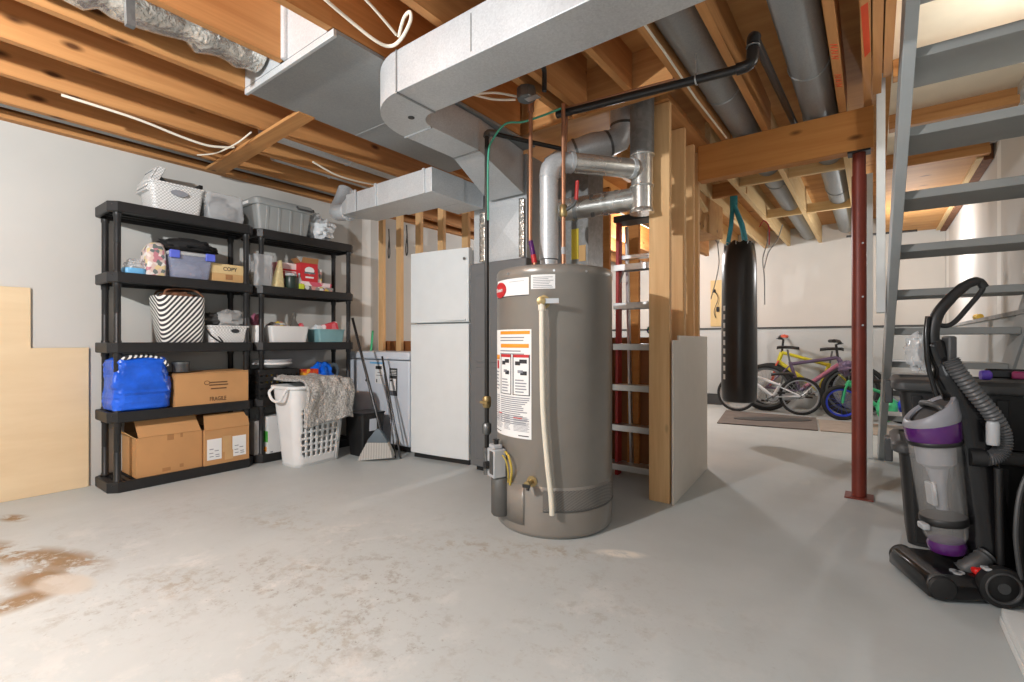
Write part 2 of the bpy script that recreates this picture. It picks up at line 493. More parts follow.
def tub(mb, cx, cy, z0, wx, wy, h, tx=0., ty=0., r=.02, t=.004, m=0, lip=0.):
    """open-topped container widening by tx, ty towards the rim"""
    L = [rrect(cx, cy, wx, wy, r, z0), rrect(cx, cy, wx+tx, wy+ty, r, z0+h)]
    if lip:
        L[-1] = rrect(cx, cy, wx+tx, wy+ty, r, z0+h-lip)
        L += [rrect(cx, cy, wx+tx+2*lip*.6, wy+ty+2*lip*.6, r, z0+h-lip), rrect(cx, cy, wx+tx+2*lip*.6, wy+ty+2*lip*.6, r, z0+h)]
    L += [rrect(cx, cy, wx+tx-2*t, wy+ty-2*t, r, z0+h), rrect(cx, cy, wx-2*t, wy-2*t, r, z0+t)]
    return mb.loft(L, m)

def smoothpath(pts, n=6, closed=False):
    """Catmull-Rom through the points"""
    P = [Vector(p) for p in pts]; out = []; k = len(P)
    rng = range(k if closed else k-1)
    for i in rng:
        if closed: a, b, c, d = P[i-1], P[i], P[(i+1) % k], P[(i+2) % k]
        else: a, b, c, d = P[max(i-1, 0)], P[i], P[i+1], P[min(i+2, k-1)]
        for j in range(n):
            t = j/n
            out.append(.5*((2*b)+(c-a)*t+(2*a-5*b+4*c-d)*t*t+(3*b-a-3*c+d)*t**3))
    if not closed: out.append(P[-1])
    return [tuple(p) for p in out]

def text2d(body, size=1., bold=0.):
    cu = bpy.data.curves.new('lettering', 'FONT'); cu.body = body; cu.size = size; cu.align_x = 'CENTER'; cu.align_y = 'CENTER'; cu.offset = bold
    cu.extrude = 0
    ob = bpy.data.objects.new('lettering', cu); COL.objects.link(ob)
    dg = bpy.context.evaluated_depsgraph_get()
    me = bpy.data.meshes.new_from_object(ob.evaluated_get(dg))
    vs = [(v.co.x, v.co.y) for v in me.vertices]; fs = [tuple(p.vertices) for p in me.polygons]
    bpy.data.objects.remove(ob); bpy.data.curves.remove(cu); bpy.data.meshes.remove(me)
    return vs, fs
def letter(mb, body, size, fn, m=0, bold=0.):
    """place lettering with fn(u, v) -> point"""
    vs, fs = text2d(body, size, bold)
    mb.add([fn(u, v) for u, v in vs], fs, m)
# ------------------------------------------------------------------ the room
M['wall_l'] = wall_mat('wall_paint_left', (197, 195, 189), [(1, 3.16, .055), (1, 3.34, .03)])
M['wall_b'] = wall_mat('wall_paint_far', (216, 211, 203))
M['wall_r'] = wall_mat('wall_paint_right', (210, 206, 200), [(1, 5.0, .07), (1, 8.1, .12)])
M['concrete'] = wall_mat('foundation_concrete', (196, 198, 196))
M['floor'] = floor_mat()
XL, XR, YB = -4.33, .74, 8.35
struct('floor', MB().box(-4.6, 1.2, -1.6, 8.6, -.1, 0), 'floor', origin=(0, 0, 0), smooth=0)
struct('wall_left', MB().box(XL-.12, XL, -1.6, YB+.12, 0, 2.372), 'wall_l', smooth=0)
struct('wall_back', MB().box(XL, XR, YB, YB+.12, 0, 2.7), 'wall_b', smooth=0)
struct('wall_right', MB().box(XR, XR+.12, 1.6, YB+.12, 0, 2.7), 'wall_r', smooth=0)
# foundation step: the lower concrete stands proud of the drywall above
struct('trim_1', MB().box(-4.2, XR-.07, YB-.07, YB, 0, 1.19).box(-4.2, XR-.07, YB-.09, YB, 1.19, 1.215, 1), ['concrete', 'dgrey'], smooth=0)  # dark strip on top paints in the shading line of the ledge
struct('trim_2', MB().box(XR-.07, XR, 2.0, YB-.07, 0, 1.15).box(XR-.09, XR, 2.0, YB-.07, 1.15, 1.175, 1), ['concrete', 'greycloth'], smooth=0)
struct('ceiling', MB().box(XL-.12, .1, -1.6, YB+.12, 2.70, 2.73), 'sub', smooth=0)
struct('trim_3', MB().box(XL-.1, XL+.06, -1.6, YB, 2.372, 2.42).box(XL-.12, XL-.08, -1.6, YB, 2.42, 2.70), 'wy', smooth=0)

# joists, numbered from the left wall by ordinal words in the labels
JW = .04
def joist(x0, y0, y1, z0, z1, label, mats='wy', w=JW, chalk=None, grp=None):
    mb = MB().box(x0, x0+w, y0, y1, z0, z1)
    if chalk == 'scrawl':
        for c in (2.86, 2.92, 2.98, 3.2, 3.26, 3.32):
            mb.tube([(x0+.006, c, z0), (x0+.034, c+.018, z0), (x0+.008, c+.03, z0), (x0+.034, c+.048, z0)], .003, 5, 1)
    if chalk == 'smear':
        mb.hexa([(x0+.004, 2.62, z0-.001), (x0+.03, 2.60, z0-.001), (x0+.036, 3.05, z0-.001), (x0+.012, 3.1, z0-.001), (x0+.004, 2.62, z0), (x0+.03, 2.60, z0), (x0+.036, 3.05, z0), (x0+.012, 3.1, z0)], 1)
    o = mb.build('ceiling_joist', [mats, 'red_chalk'], None, smooth=0)
    return tag(o, label, 'joist', grp)
JT = 2.70
JZ = 2.475
ordl = ['first', 'second', 'third', 'fourth']
for i, x in enumerate([-4.02, -3.60, -3.18, -2.76]):
    joist(x, -1.5, YB-.01, 2.37, JT, ['exposed brown ceiling joist closest to the left wall',
        'second ceiling joist out from the left wall, the white cable lying on it',
        'third ceiling joist out from the left wall, above the top of the shelving',
        'ceiling joist along the left side of the wide dark sheet metal panel'][i])
joist(-2.34, -1.5, 1.2, 2.37, JT, 'ceiling joist between the foil duct and the bright metal end plate')
joist(-1.93, -1.5, 1.2, 2.37, JT, 'ceiling joist right of the bright metal end plate, loose cables beside it')
joist(-1.93, 1.2, 2.6, 2.375, JT, 'ceiling joist directly above the elbow of the supply duct')
joist(-1.52, -1.5, 2.58, 2.37, JT, 'ceiling joist above the round junction box and the white wires')
joist(-1.42, 1.75, 2.58, 2.37, JT, 'short ceiling joist doubled beside the junction box, over the copper pipe')
joist(-1.175, -1.5, 2.68, JZ, JT, 'ceiling joist over the water heater ending at the wood header')
joist(-.895, -1.5, 3.86, JZ, JT, 'ceiling joist carrying the white cable, left of the round duct')
joist(-.628, -1.5, 3.86, JZ, JT, 'ceiling joist between the round duct and the black elbow pipe')
joist(-.180, -1.5, 3.86, JZ, JT, 'narrow ceiling joist with a red chalk word right of the wide round duct', chalk='scrawl')
joist(-.05, -1.5, 3.86, JZ, JT, 'outermost left of three joists nailed together, with red chalk along it', chalk='smear')
joist(-.004, -1.5, 3.6, JZ, JT, 'middle one of three joists nailed together beside the stairs')
joist(.042, -1.5, 3.4, JZ, JT, 'joist of the nailed three that touches the stair opening', w=.038)
tag(MB().box(-2.3, -.9, 2.69, 2.73, 2.42, JT).build('wood_header', 'wx', None, smooth=0), 'wood header across the joists in front of the vent chase', 'header')
tag(MB().box(-2.7, -2.36, 2.68, 2.72, 2.37, JT).build('wood_blocking', 'wx', None, smooth=0), 'short wood block behind the dark sheet metal panel', 'blocking')
# flat board nailed under the left joists
tag(MB().hexa([(-4.18, 1.56, 2.345), (-2.70, 1.50, 2.345), (-2.70, 1.60, 2.345), (-4.18, 1.70, 2.345), (-4.18, 1.56, 2.365), (-2.70, 1.50, 2.365), (-2.70, 1.60, 2.365), (-4.18, 1.70, 2.365)])
    .build('cross_board', 'wx', None, smooth=0), 'flat pale board nailed across the undersides of the left joists', 'board')
# beam with its post
tag(MB().box(-1.065, .0, 3.75, 3.85, 2.212, 2.474).build('support_beam', 'beam', None, bevel=.004), 'thick orange wood beam resting on the red steel post', 'beam')
t = thing('steel_post', 'red brown steel support post under the right end of the beam', 'post', (-.075, 3.80, 0))
MB().lathe([(.040, .008), (.040, 2.06)], 24).lathe([(.036, 2.06), (.036, 2.2)], 20).build('column', 'redpost', t)
MB().box(-.075, .075, -.075, .075, 0, .008).build('base_plate', 'redpost', t)
MB().box(-.06, .06, -.05, .05, 2.2, 2.211).build('top_plate', 'steel_black', t)
mb = MB()
for z in (1.1, 1.28, 1.62):
    mb.lathe([(.006, 0), (.006, .005)], 10, T=Matrix.Translation((.02, -.037, z)) @ Matrix.Rotation(R(90), 4, 'X'))
mb.build('bolt', 'lgrey', t)
# joists past the beam, with two rows of blocking
for x, nm in [(-1.045, 'pale joist past the beam, furthest left, behind the punching bag'), (-.645, 'pale joist past the beam between the two white round ducts'), (-.190, 'pale joist past the beam just left of the red post'),
              (-1.36, 'ceiling joist in the far bay hidden partly by the studs'), (-1.78, 'far ceiling joist behind the vent pipe'), (-2.3, 'far ceiling joist seen over the refrigerator')]:
    joist(x, 3.87, YB-.01, 2.44, JT, nm, 'wpale')
for y, nm in [(4.85, 'row nearest the beam'), (6.30, 'row furthest from the beam')]:
    for a, b, w in [(-1.0, -.648, 'left'), (-.60, -.193, 'right')]:
        tag(MB().box(a, b, y, y+.04, 2.44, 2.54).build('joist_blocking', 'wpx', None, smooth=0), 'pale short block between joists under the %s white round duct, %s' % (w, nm), 'blocking')
# boxed-in soffit and loose wood by the punching bag
tag(MB().hexa([(-1.62, 4.7, 2.08), (-1.34, 4.6, 2.06), (-1.30, 5.5, 2.1), (-1.62, 5.5, 2.1), (-1.62, 4.7, 2.435), (-1.34, 4.6, 2.435), (-1.30, 5.5, 2.435), (-1.62, 5.5, 2.435)]).build('plywood_soffit', 'sub', None, smooth=0), 'plywood box under the joists left of the teal bag straps', 'soffit')
tag(MB().hexa([(-1.30, 4.0, 2.40), (-1.26, 4.0, 2.40), (-1.2, 4.55, 2.17), (-1.24, 4.55, 2.17), (-1.30, 4.0, 2.425), (-1.26, 4.0, 2.425), (-1.2, 4.55, 2.195), (-1.24, 4.55, 2.195)]).build('wood_strip', 'wpale', None, smooth=0), 'loose pale wood strip hanging in front of the plywood box', 'strip')
tag(MB().box(-1.665, -1.625, 4.0, 6.2, 2.05, 2.435).build('fascia_board', 'wy', None, smooth=0), 'brown board on the left side of the plywood box', 'board')
# bag hanger
tag(MB().box(-1.33, -1.0, 5.16, 5.20, 2.46, 2.6).build('hanger_block', 'wx', None, smooth=0), 'wood block between joists from which the punching bag hangs', 'block')

# stair opening: joists across, pale boards between, wood ceiling beyond
for y, z, nm in [(3.40, 2.45, 'nearest the camera'), (4.22, 2.45, 'midway along the stairs'), (5.12, 2.43, 'over the foot of the stairs')]:
    mb = MB().box(.085, XR-.03, y, y+.045, z, 2.56).box(.085, XR-.03, y-.035, y, z+.0, z+.05)
    tag(mb.build('stair_joist', 'wx', None, smooth=0), 'orange wood joist across the stair opening, %s' % nm, 'joist')
for y0, y1, nm in [(2.15, 3.42, 'nearest strip'), (3.421, 4.24, 'middle strip'), (4.241, 5.16, 'furthest strip')]:
    tag(MB().box(.085, XR-.001, y0, y1, 2.562, 2.58).build('ceiling_board', 'cream', None, smooth=0), 'pale cream board above the stair treads, %s' % nm, 'board')
tag(MB().box(.085, XR-.1, 5.17, 8.2, 2.44, 2.46).build('ceiling_panel', 'sub', None, smooth=0), 'flat wood ceiling panel over the floor past the stairs', 'panel')
tag(MB().box(XR-.1, XR-.06, 5.17, 8.2, 2.42, 2.46).build('edge_strip', 'wpale', None, smooth=0), 'pale wood strip along the right edge of the ceiling panel', 'strip')
tag(MB().box(XR-.06, XR-.005, 5.17, 8.2, 2.40, 2.58).build('insulation_batt', 'insul', None, smooth=0), 'brown insulation tucked at the top of the right wall', 'insulation')
struct('trim_4', MB().box(XR-.035, XR-.001, 2.0, 5.1, 2.5, 2.56), 'whitewood', smooth=0)

# ------------------------------------------------------------------ stud walls
def stud(x0, x1, y0, y1, z1, label, z0=0., mt='wz'):
    return tag(MB().box(x0, x1, y0, y1, z0, z1).build('wall_stud', mt, None, bevel=.003), label, 'stud')
stud(-1.13, -1.0, 2.93, 2.97, JZ-.003, 'wide raw stud at the near end of the partition, beside the step ladder')
stud(-1.14, -1.04, 3.35, 3.39, JZ-.003, 'second raw stud of the partition, behind the end stud')
stud(-1.165, -1.075, 3.68, 3.72, JZ-.003, 'raw stud of the partition standing just in front of the beam')
stud(-1.20, -1.09, 3.86, 3.90, JZ-.003, 'raw stud of the partition just behind the beam')
tag(MB().box(-1.2, -1.0, 2.9, 4.0, JZ, JZ+.04).build('top_plate_board', 'wy', None, smooth=0), 'wood plate over the studs of the partition', 'plate')
for x, nm in [(-4.245, 'raw wood stud closest to the left wall behind the freezer'), (-3.955, 'second raw wood stud over the freezer, a black cord on it'), (-3.66, 'raw wood stud just left of the refrigerator top'),
              (-3.345, 'raw wood stud above the refrigerator, left one'), (-3.03, 'raw wood stud above the refrigerator, right one beside the plenum'), (-2.72, 'raw wood stud hidden behind the plenum')]:
    stud(x, x+.075, 3.25, 3.29, 2.33, nm, .04)
tag(MB().box(-4.31, -2.6, 3.23, 3.31, 2.332, 2.368).build('top_plate_board', 'wx', None, smooth=0), 'wood plate along the top of the studs behind the refrigerator', 'plate')
tag(MB().box(-4.31, -2.6, 3.23, 3.31, 0, .038).build('sole_plate', 'wx', None, smooth=0), 'wood plate on the floor under the studs behind the refrigerator', 'plate')
stud(-1.92, -1.78, 3.72, 3.76, 2.3, 'orange stud behind the heater, left of the red ladder', mt='beam')
stud(-1.62, -1.52, 3.72, 3.76, 2.3, 'orange stud behind the heater, at the red ladder rail', mt='beam')
tag(MB().box(-1.96, -1.21, 3.77, 3.79, 0, 1.03).build('wall_panel', 'brownpanel', None, smooth=0), 'low brown panel behind the lower ladder steps', 'panel')
tag(MB().box(-4.28, -3.3, 3.32, 3.34, 0, 1.0).build('brown_shadow_sheet', 'brownpanel', None, smooth=0), 'brown sheet by the freezer studs, partly standing in for shadow', 'sheet')  # stands for something brown and for the shadow around the studs

# white scrap board leaning along the partition
mb = MB().at(Matrix.Translation((-.985, 2.925, 0)) @ Matrix.Rotation(R(4), 4, 'Z'))
mb.prism([(0, 0), (1.0, 0), (1.0, 1.035), (.13, 1.035), (.13, 1.005), (0, 1.005)], 0, .014, 0)
tag(mb.build('white_board', 'drywall_scrap', None, bevel=.002), 'white drywall board standing against the side of the partition', 'board')
# plywood on the left wall: stepped outline
mb = MB().prism([(-1.4, 0), (.885, 0), (.885, .955), (.6, .955), (.6, 1.34), (-1.4, 1.34)], XL+.004, XL+.02, 0)
tag(mb.build('plywood_sheet', 'ply', None, bevel=.002), 'pale plywood sheet with a stepped top leaning on the left wall', 'plywood')

# ------------------------------------------------------------------ sheet metal
def seam(mb, pts, w=.012, h=.004, m=0):
    mb.tube(pts, w/2, 4, m)
# wide return-air panel under two joist bays
t = thing('return_air_panel', 'wide sheet metal panel, shade coloured into its underside, closing the joist bays above the shelving', 'duct', (-2.3, 1.95, 2.345))
MB().box(-2.722, -1.885, 1.22, 2.77, 2.352, 2.368).build('bottom_sheet', 'galv_dark', t, world=True, smooth=0)  # darker metal puts the shade of the downward face into its colour
mb = MB().box(-2.722, -1.885, 1.205, 1.222, 2.335, 2.368)
mb.build('front_flange', 'galv', t, world=True, bevel=.002)
MB().box(-2.722, -1.885, 1.9, 1.906, 2.349, 2.352).build('seam', 'galv_dark', t, world=True, smooth=0)
MB().box(-2.302, -1.935, 1.205, 1.212, 2.37, 2.7).tube([(-2.29, 1.2, 2.37), (-2.29, 1.2, 2.7)], .018, 10).build('end_plate', 'galv', t, world=True)
MB().box(-2.716, -2.345, 1.205, 1.212, 2.37, 2.7).build('end_plate', 'galv', t, world=True, smooth=0)

# insulated foil flexible duct
rnd = random.Random(3)
n = 46; pts = []; rs = []
for i in range(n+1):
    f = i/n
    pts.append((-2.53+.012*math.sin(f*9), -.9+f*2.085, 2.475+.012*math.sin(f*7+1)))
    rs.append(.112+.009*math.sin(i*1.9)+rnd.uniform(-.012, .012))
t = thing('flexible_duct', 'crinkled foil flexible duct lying in a joist bay at upper left', 'duct', (-2.53, .1, 2.37))
MB().tube(pts, rs, 22).build('sleeve', 'foil', t, world=True, smooth=60)
tag(MB().hexa([(-2.47, .62, 2.30), (-2.44, .62, 2.30), (-2.40, .6, 2.6), (-2.43, .6, 2.6), (-2.47, .65, 2.30), (-2.44, .65, 2.30), (-2.40, .63, 2.6), (-2.43, .63, 2.6)]).build('metal_strap', 'vent_dull', None, smooth=0), 'grey metal strap hanging across the foil flexible duct', 'strap')

# round ducts and pipes between the left joists
def round_duct(x, y0, y1, z, r, label, mt='galv', crimps=()):
    t = thing('round_duct', label, 'duct', (x, (y0+y1)/2, z-r))
    mb = MB().tube([(x, y0, z), (x, y1, z)], r, 28)
    mb.build('pipe', mt, t, world=True)
    for y in crimps:
        MB().torus((x, y, z), r+.001, .006, Matrix.Rotation(R(90), 4, 'X'), 28, 6).build('crimp', mt, t, world=True)
    return t
round_duct(-3.39, 1.62, 3.3, 2.49, .07, 'round grey duct between the second and third joists over the shelving', crimps=(2.3,))
round_duct(-3.8, 1.9, 3.3, 2.49, .06, 'thin round grey duct in the joist bay near the left wall', crimps=(2.4,))
tag(MB().box(-4.17, -4.11, -1.5, 3.2, 2.40, 2.46).build('metal_channel', 'galv_dark', None, bevel=.006), 'long grey metal channel running beside the top of the left wall', 'channel')
round_duct(-.76, 1.0, YB-.1, 2.588, .1, 'left round metal duct passing over the beam into the far bay', 'galv_dark', (3.2, 3.95, 5.3))
round_duct(-.297, 1.0, YB-.3, 2.588, .1, 'right round metal duct passing over the beam, left of the chalked joists', 'galv_dark', (3.2, 3.95, 5.9))

# supply trunk: along X, rounded elbow, then towards the plenum
t = thing('supply_duct', 'large rectangular galvanised duct crossing overhead from right and bending to the furnace', 'duct', (-1.5, 1.57, 2.15))
zb, zt = 2.15, 2.345
MB().box(-1.76, -.1, 1.45, 1.69, zb, zt).build('trunk', 'galv', t, world=True, bevel=.003)
# elbow from +X-facing end to +Y
oc = []; ic = []
for i in range(13):
    a = PI*1.5-PI/2*i/12     # 270deg -> 180deg
    oc.append((-1.76+.35*math.cos(a), 1.80+.35*math.sin(a)))
    q = .11+.03*i/12; ic.append((-1.76+q*math.cos(a), 1.80+q*math.sin(a)))
mb = MB()
loops = []
for (ox, oy), (ix, iy) in zip(oc, ic):
    loops.append([(ox, oy, zb), (ix, iy, zb), (ix, iy, zt), (ox, oy, zt)])
mb.loft(loops).build('elbow', 'galv', t, world=True, smooth=35)
MB().box(-2.11, -1.90, 1.80, 2.19, zb, zt).build('branch', 'galv', t, world=True, bevel=.003)
MB().hexa([(-2.11, 2.19, zb), (-1.90, 2.19, zb), (-1.98, 2.76, 2.045), (-2.30, 2.76, 2.045), (-2.11, 2.19, zt), (-1.90, 2.19, zt), (-1.98, 2.76, zt), (-2.30, 2.76, zt)]).build('transition', 'galv', t, world=True, smooth=0)
for a in [((-1.76, 1.447, zb-.002), (-1.76, 1.692, zb-.002)), ((-2.112, 1.80, zb-.002), (-1.898, 1.80, zb-.002)), ((-2.112, 2.19, zb-.002), (-1.898, 2.19, zb-.002))]:
    MB().tube(a, .006, 6).build('drive_cleat', 'galv_dark', t, world=True)
MB().tube([(-1.76, 1.448, zb), (-1.76, 1.448, zt)], .005, 6).build('side_seam', 'galv_dark', t, world=True)
MB().tube([(-1.3, 1.449, zb+.02), (-1.3, 1.449, zt-.02)], .0025, 5).build('side_seam', 'galv_dark', t, world=True)
MB().lathe([(.017, 0), (.017, .003)], 16, c=(-1.90, 1.66, zb-.003)).build('plug_hole', 'black', t, world=True)

# return duct: box over the fridge running left, side arm back to the plenum
t = thing('return_duct', 'rectangular grey return duct above the refrigerator', 'duct', (-2.8, 2.4, 2.0))
MB().box(-2.95, -2.355, 2.235, 2.55, 2.0, 2.165).build('main_box', 'galv', t, world=True, bevel=.003)
MB().box(-3.33, -2.952, 2.24, 2.54, 2.005, 2.155).build('end_box', 'galv', t, world=True, bevel=.003)
MB().box(-2.62, -2.36, 2.552, 2.77, 2.0, 2.165).build('side_arm', 'galv', t, world=True, bevel=.003)
for x in (-2.951, -2.43, -3.20):
    MB().box(x-.012, x+.012, 2.226, 2.236, 1.998, 2.168).build('seam_cleat', 'galv', t, world=True, bevel=.002)
t2 = thing('duct_boot', 'round metal boot joining the left end of the return duct', 'duct', (-3.5, 2.4, 2.02))
MB().hexa([(-3.48, 2.30, 2.03), (-3.332, 2.25, 2.01), (-3.332, 2.52, 2.01), (-3.48, 2.46, 2.03), (-3.48, 2.30, 2.13), (-3.332, 2.25, 2.15), (-3.332, 2.52, 2.15), (-3.48, 2.46, 2.13)]).build('neck', 'galv', t2, world=True, bevel=.01)
MB().tube(smoothpath([(-3.46, 2.38, 2.08), (-3.6, 2.38, 2.09), (-3.72, 2.42, 2.13), (-3.78, 2.5, 2.24), (-3.79, 2.55, 2.36)], 5), .07, 20).build('elbow', 'galv', t2, world=True)
MB().torus((-3.5, 2.38, 2.08), .072, .008, Matrix.Rotation(R(90), 4, 'Y')).build('crimp', 'galv', t2, world=True)

# furnace and plenum
t = thing('furnace', 'dark grey furnace cabinet standing behind the water heater', 'furnace', (-2.23, 3.1, 0))
MB().box(-2.5, -1.97, 2.78, 3.45, .04, 1.595).build('cabinet', 'furnace', t, world=True, bevel=.006)
MB().box(-2.44, -2.03, 2.772, 2.7795, .1, .8).build('lower_door', 'furnace', t, world=True, bevel=.003)
MB().box(-2.44, -2.03, 2.772, 2.7795, .84, 1.5).build('upper_door', 'furnace', t, world=True, bevel=.003)
MB().box(-2.47, -2.0, 2.82, 3.42, 0, .04).build('base', 'black', t, world=True, smooth=0)
t = thing('plenum', 'galvanised plenum with foil taped edges on top of the furnace', 'duct', (-2.23, 3.1, 1.597))
MB().box(-2.48, -1.98, 2.80, 3.4, 1.597, 2.34).build('plenum_box', 'galv', t, world=True, bevel=.003)
MB().add([(-2.36, 2.797, 1.62), (-2.0, 2.797, 1.62), (-2.0, 2.797, 2.0), (-2.36, 2.797, 2.0), (-2.18, 2.78, 1.81)], [(0, 1, 4), (1, 2, 4), (2, 3, 4), (3, 0, 4)]).build('cross_broken_panel', 'galv', t, world=True, smooth=0)
def foiltape(x0, x1, z0, z1):
    def fn(u, v):
        return (x0+(x1-x0)*u+.004*noise.noise((v*30, x0*9, 0)), 2.776-.006*abs(noise.noise((u*6, v*40, x0))), z0+(z1-z0)*v)
    return MB().grid(fn, 4, 40)
foiltape(-2.40, -2.345, 1.6, 1.98).build('foil_tape', 'foil', t, world=True, solid=.003)
foiltape(-2.03, -1.985, 1.6, 2.02).build('foil_tape', 'foil', t, world=True, solid=.003)
t = thing('return_drop', 'grey upright duct behind the heater carrying a yellow tag', 'duct', (-1.815, 3.32, 0))
MB().box(-1.93, -1.70, 3.2, 3.45, 0, 2.3).build('duct_box', 'vent_dull', t, world=True, bevel=.004)
MB().box(-1.84, -1.78, 3.194, 3.1995, 1.62, 1.85).build('yellow_tag', 'yellow_tag', t, world=True, smooth=0)
MB().box(-1.775, -1.72, 3.194, 3.1995, 1.60, 1.72).build('paper_tag', 'card_l', t, world=True, smooth=0)
# ------------------------------------------------------------------ water heater
HC = (-1.447, 2.316); HR = .3225; PH0 = math.atan2(-2.316, 1.447)
t = thing('water_heater', 'tall grey brown gas water heater with warning label and white drain tube', 'water heater', (HC[0], HC[1], 0))
def cyl(al, z, r=HR):
    a = PH0+R(al)
    return (r*math.cos(a), r*math.sin(a), z)
MB().lathe([(HR-.02, .0), (HR-.004, .015), (HR, .03), (HR, .262), (HR-.002, .265), (HR, .268), (HR, 1.335), (HR+.002, 1.338), (HR+.002, 1.372), (HR-.006, 1.385), (HR-.03, 1.392), (.06, 1.402)], 72).build('tank_jacket', 'heater', t, smooth=35)
def patch(al0, al1, z0, z1, r=HR+.0025, nu=16, nv=2, shape=None, m=0, mb=None):
    mb = mb or MB()
    return mb.grid(lambda u, v: cyl(al0+(al1-al0)*u, z0+(z1-z0)*v, r), nu, nv, m)
# big instruction label
mb = patch(-76, -20.5, .50, 1.06)
def strip(a0, a1, z0, z1, m): patch(a0, a1, z0, z1, HR+.004, 6, 1, m=m, mb=mb)
rl = random.Random(11)
strip(-62, -22, 1.035, 1.052, 3); strip(-61, -23, .965, .985, 3)
for z in (1.015, 1.0, .945, .93): strip(-62, -24-rl.random()*8, z, z+.006, 2)
strip(-74, -64, .90, .925, 3); strip(-72, -66, .85, .895, 4)
strip(-74, -64, .905, .907, 1)
for a0, a1 in ((-61, -43), (-41, -22)):
    strip(a0, a1, .915, .93, 4); strip(a0, a1, .72, .724, 1); strip(a0, a0+1, .72, .93, 1); strip(a1-1, a1, .72, .93, 1)
    strip(a0+3, a0+9, .875, .895, 1); strip(a0+8, a1-3, .885, .905, 1); strip(a0+9, a1-3, .825, .845, 1); strip(a0+6, a0+12, .835, .85, 2)
    for k in range(5): strip(a0+3, a1-3-rl.random()*4, .735+k*.015, .741+k*.015, 2)
for k in range(6): strip(-74, -64-rl.random()*3, .74+k*.018, .746+k*.018, 2)
for k in range(14):
    strip(-74, -63-rl.random()*2, .705-k*.0105, .709-k*.0105, 2); strip(-61, -22-rl.random()*10, .705-k*.0105, .710-k*.0105, 2)
for cx in ((-74, -56), (-54, -44), (-40, -22)):
    for k in range(12): strip(cx[0], cx[1]-rl.random()*3, .543+(k-1)*.0065, .5455+(k-1)*.0065, 2)
strip(-66, -58, .612, .618, 4); strip(-40, -30, .60, .606, 4); strip(-74, -60, .515, .519, 1); strip(-34, -23, .512, .517, 1)
mb.build('instruction_label', ['paper', 'ink', 'greyink', 'orange_ink', 'red_ink'], t)
# energy label
mb = patch(-21, 1, 1.262, 1.334)
for k in range(7): strip(-19, 0-rl.random()*5, 1.268+k*.0085, 1.271+k*.0085, 2)
mb.build('spec_label', ['paper', 'ink', 'greyink'], t)
# badge band with red oval
mb = patch(-72, -23, 1.235, 1.325, m=0)
patch(-72, -23, 1.232, 1.236, HR+.0035, 8, 1, m=1, mb=mb)
strip(-46, -28, 1.307, 1.309, 2)
mb.build('badge_band', ['paper', 'ink', 'greyink'], t)
mb = MB()
cc = -61.5; ring = []
def ov(k, s, r): return cyl(cc+11*s*math.cos(k), 1.272+.042*s*math.sin(k), r)
for s_, r_ in ((1., HR+.0035), (.97, HR+.009), (.02, HR+.011)):
    ring.append([ov(2*PI*i/32, s_, r_) for i in range(32)])
mb.loft(ring)
letter(mb, 'Rheem', .03, lambda u, v: cyl(cc+u/HR*57.3*.93, 1.272+v, HR+.0125), 1, .0006)
mb.build('badge_emblem', ['red_ink', 'white'], t)
# relief valve with drain tube
Tv = Matrix.Translation(cyl(-9, 1.195, HR)) @ Matrix.Rotation(PH0+R(-9), 4, 'Z') @ Matrix.Rotation(R(90), 4, 'Y')
v = MB().lathe([(.034, 0), (.034, .006), (.018, .008), (.016, .05), (.022, .052), (.022, .075), (.012, .078)], 20, T=Tv)
v.build('relief_valve', 'brass', t)
MB().at(Tv).box(-.012, .012, .01, .085, .066, .072).build('valve_lever', 'alu', t)
tp = [cyl(-9, 1.185, HR+.06), cyl(-9, 1.12, HR+.06), cyl(-8.8, .9, HR+.058), cyl(-8, .65, HR+.055), cyl(-5, .4, HR+.05), cyl(-2.5, .25, HR+.045), cyl(-1.5, .145, HR+.043)]
MB().tube(smoothpath(tp, 6), .0135, 14).lathe([(.018, 1.15), (.018, 1.2)], 14, c=(cyl(-9, 0, HR+.06)[0], cyl(-9, 0, HR+.06)[1], 0)).build('drain_tube', 'cream_tube', t)
# drain cock
Td = Matrix.Translation(cyl(-20, .29, HR)) @ Matrix.Rotation(PH0+R(-20), 4, 'Z') @ Matrix.Rotation(R(90), 4, 'Y')
MB().lathe([(.028, 0), (.028, .004), (.012, .006), (.012, .05), (.017, .052), (.017, .07), (.006, .072)], 16, T=Td).build('drain_cock', 'brass', t)
MB().at(Td).box(-.004, .012, -.02, .02, .072, .078).tube([(0, 0, .045), (.03, 0, .06)], .009, 10).build('drain_handle', 'black', t)
# gas control, burner cover, louvred band
Tg = Matrix.Rotation(PH0+R(-58), 4, 'Z')
MB().at(Tg).box(HR+.002, HR+.075, -.04, .045, .28, .43).box(HR+.015, HR+.07, -.03, .03, .43, .452).build('gas_control', 'lgrey', t, bevel=.006)
MB().at(Tg).box(HR+.075, HR+.08, -.0, .04, .30, .42).build('control_plate', 'dgrey', t, bevel=.002)
MB().at(Tg).lathe([(.022, 0), (.02, .024), (.008, .026)], 18, T=Matrix.Translation((HR+.075, -.02, .34)) @ Matrix.Rotation(R(90), 4, 'Y')).build('control_knob', 'black', t)
MB().at(Tg).lathe([(.014, .452), (.014, .47), (.02, .475), (.006, .48)], 14, c=(HR+.04, 0, 0)).build('reset_button', 'black', t)
MB().at(Tg).lathe([(.046, .075), (.052, .085), (.052, .27), (.046, .278)], 24, c=(HR+.012, 0, 0)).build('burner_cover', 'heater_dark', t)
patch(-54, -28, .06, .262, HR+.0035, 12, 1).build('access_panel', 'heater', t, solid=.002)
patch(-10, 82, .15, .25, HR+.0025, 30, 6).build('perforated_band', 'screen', t)
